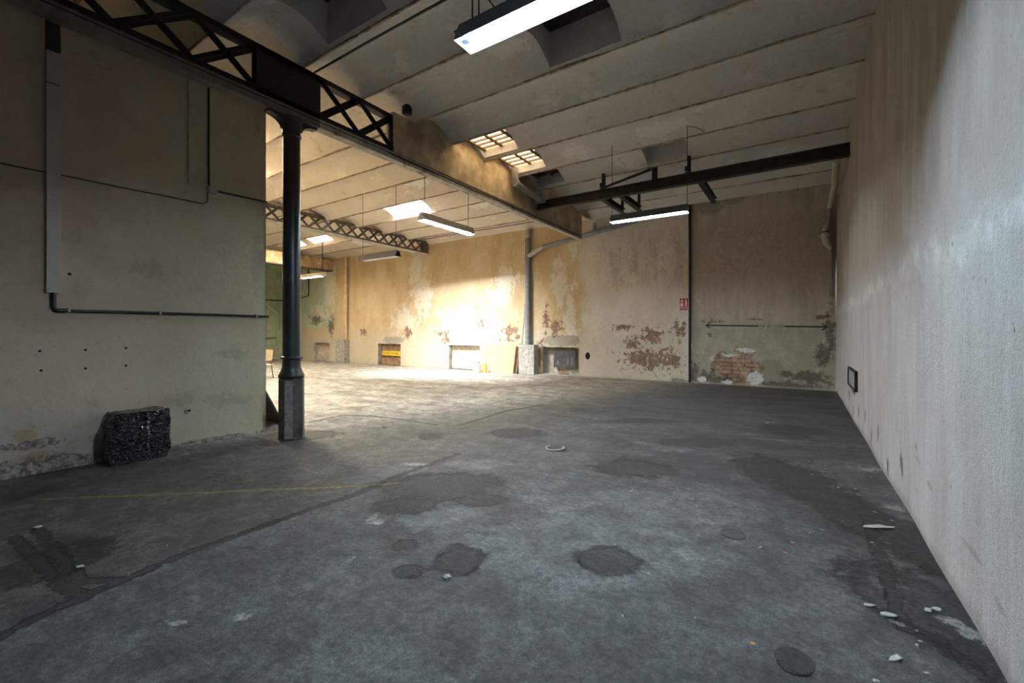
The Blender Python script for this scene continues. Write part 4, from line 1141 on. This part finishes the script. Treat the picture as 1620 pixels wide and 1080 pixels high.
# ------------------------------------------------------------------ small fittings overhead
tag(origin_at(obj('ceiling_cable', MB().tube([(-5.98, 3.80, 5.33), (-4.6, 3.79, 5.33), (-3.4, 3.80, 5.335), (-1.5, 3.79, 5.33), (XR - .05, 3.80, 5.33)], .016, 8), M_blackplastic, smooth=True), (-2.6, 3.8, 5.33)), 'straight black cable along the ceiling joist nearest the lit lamp', 'cable')
ft = thing('ceiling_fitting', 'small round black fitting on the ceiling by the girder', 'fitting', (-5.82, 5.46, 5.40))
obj('fitting_ring', MB().lathe((-5.82, 5.46, 5.36), [(.06, 0), (.085, .01), (.09, .05), (.085, .12), (.05, .16)], 20), M_black, ft, smooth=True)
obj('fitting_face', MB().lathe((-5.82, 5.46, 5.352), [(.05, 0), (.056, .004), (.056, .012)], 20), M_wireb, ft)
tag(origin_at(obj('bay_cable', MB().tube([(-13.6, 12.94, 5.30), (-11, 12.93, 5.32), (-8.6, 12.95, 5.31), (-6.3, 12.94, 5.30)], .014, 8), M_blackplastic, smooth=True), (-10, 12.94, 5.3)), 'black cable along the last joist over the ochre bay', 'cable')

# ------------------------------------------------------------------ covers let into the floor
cv = thing('drain_cover', 'small round iron drain cover in the blue-grey floor', 'drain cover', (-.43, 3.65, 0))
obj('rim', MB().lathe((-.43, 3.65, 0), [(.088, .0005), (.088, .005), (.076, .006), (.076, .002)], 28), M_manhole, cv)
obj('lid', MB().lathe((-.43, 3.65, 0), [(.074, .0005), (.074, .004), (.03, .005), (.01, .003)], 28), M_manhole, cv)
cv2 = thing('access_cover', 'ribbed iron access cover sunk in the floor at the bottom edge', 'access cover', (-.03, 2.39, 0))
poly = [(-.03 + .072 * math.cos(a) * (1 + .05 * math.sin(5 * a)) * 1.1, 2.39 + .095 * math.sin(a) * (1 + .06 * math.cos(3 * a)), .001) for a in [2 * PI * i / 20 for i in range(20)]]
obj('plate', MB().prism(poly, (0, 0, .004)), M_manhole, cv2)
for i in range(-5, 6):
    hh = .085 * math.sqrt(max(0.05, 1 - (i / 6) ** 2))
    obj('rib', MB().box(-.034 + i * .0125, -.028 + i * .0125, 2.39 - hh, 2.39 + hh, .004, .008), M_manhole, cv2)

# ------------------------------------------------------------------ litter on the floor, every piece its own
random.seed(21)
def flake(x, y, r, mat, label, cat='scrap', stretch=1., rot=None, group=None, up=.25, name='paint_flake'):
    n = 9; rot = random.uniform(0, PI) if rot is None else rot
    mb = MB(); top = []; bot = []
    for i in range(n):
        a = 2 * PI * i / n
        rr = r * random.uniform(.6, 1.1)
        u, v = rr * math.cos(a) * stretch, rr * math.sin(a)
        z = .003 + r * up * random.random()
        X, Y = u * math.cos(rot) - v * math.sin(rot), u * math.sin(rot) + v * math.cos(rot)
        bot.append((x + X, y + Y, z)); top.append((x + X * .92, y + Y * .92, z + .004))
    cz = .004 + r * up * .7
    k = bot + top + [(x, y, .0005), (x, y, cz + .006)]
    fs = [(i, (i + 1) % n, n + (i + 1) % n, n + i) for i in range(n)] + [((i + 1) % n, i, 2 * n) for i in range(n)] + [(n + i, n + (i + 1) % n, 2 * n + 1) for i in range(n)]
    mb.add(k, fs)
    return tag(origin_at(obj(name, mb, mat), (x, y, 0)), label, cat, group)
big = [(-1.82, 2.03, .050, M_scrapl, 'crumpled lilac-grey scrap in the middle of the floor, below the dark patches', 1.3),
       (-2.78, 2.30, .045, M_scrapw, 'whitish triangular flake by the paint streak left of the dark oval patch', 1.6),
       (-4.92, .82, .040, M_scrapw, 'pale flat scrap in the dark floor at far left', 1.5),
       (-3.86, .83, .030, M_scrapw, 'pale scrap beside the broken trench at lower left', 1.8),
       (.50, 4.40, .055, M_scrapw, 'long thin white splinter near the right wall', 4.0),
       (.38, 3.05, .040, M_scrapw, 'bigger white flake beside the cracked gutter', 2.0),
       (.31, 3.10, .030, M_scrapw, 'white flake just left of the cracked gutter', 2.0),
       (.36, 2.66, .034, M_scrapw, 'rounded grey-white flake at the lower right edge of the floor', 2.2),
       (-.20, 2.41, .022, M_scrapb, 'small orange-brown leaf near the ribbed access cover', 1.2),
       (-.48, 8.5, .05, M_scrapw, 'small white scrap on the pale rectangle of floor', 1.3),
       (-6.38, 2.32, .045, M_scrapw, 'pale lump of plaster beside the black bundle', 1.3),
       (-5.55, 4.75, .05, M_scrapw, 'white flake on the beige floor right of the column', 2.2),
       (.57, 3.22, .030, M_scrapw, 'rounded white chip near the foot of the right wall', 1.4),
       (.61, 3.26, .030, M_scrapw, 'white chip closest to the foot of the right wall', 1.6)]
for x, y, r, m, l, s in big:
    flake(x, y, r * .6, m, l, stretch=s, rot=R(33 + random.uniform(-15, 25)), name='brown_leaf' if m is M_scrapb else 'paint_flake')
ring = tag(origin_at(obj('plastic_ring', MB().tube([(-2.68 + .11 * math.cos(a), 5.08 + .13 * math.sin(a), .012) for a in [R(-200 + 12 * i) for i in range(22)]], .012, 8), M_scrapw, smooth=True), (-2.68, 5.08, 0)), 'open pale ring lying on the greenish floor', 'ring')
L2 = 'tiny chip of paint or plaster strewn on the concrete floor'
for i in range(90):
    q = random.random()
    if q < .45: x, y = random.uniform(.05, .68), 2.4 + random.random() ** 1.4 * 4.5
    elif q < .85: x, y = random.uniform(-2.6, .3), random.uniform(2.2, 5.5)
    else: x, y = random.uniform(-5, -1.5), random.uniform(1.0, 4)
    flake(x, y, random.uniform(.004, .011), random.choice([M_scrapw, M_scrapw, M_scrapl, M_scrapb]), L2, group='chips strewn over the floor', stretch=random.uniform(.9, 2), name='floor_chip')
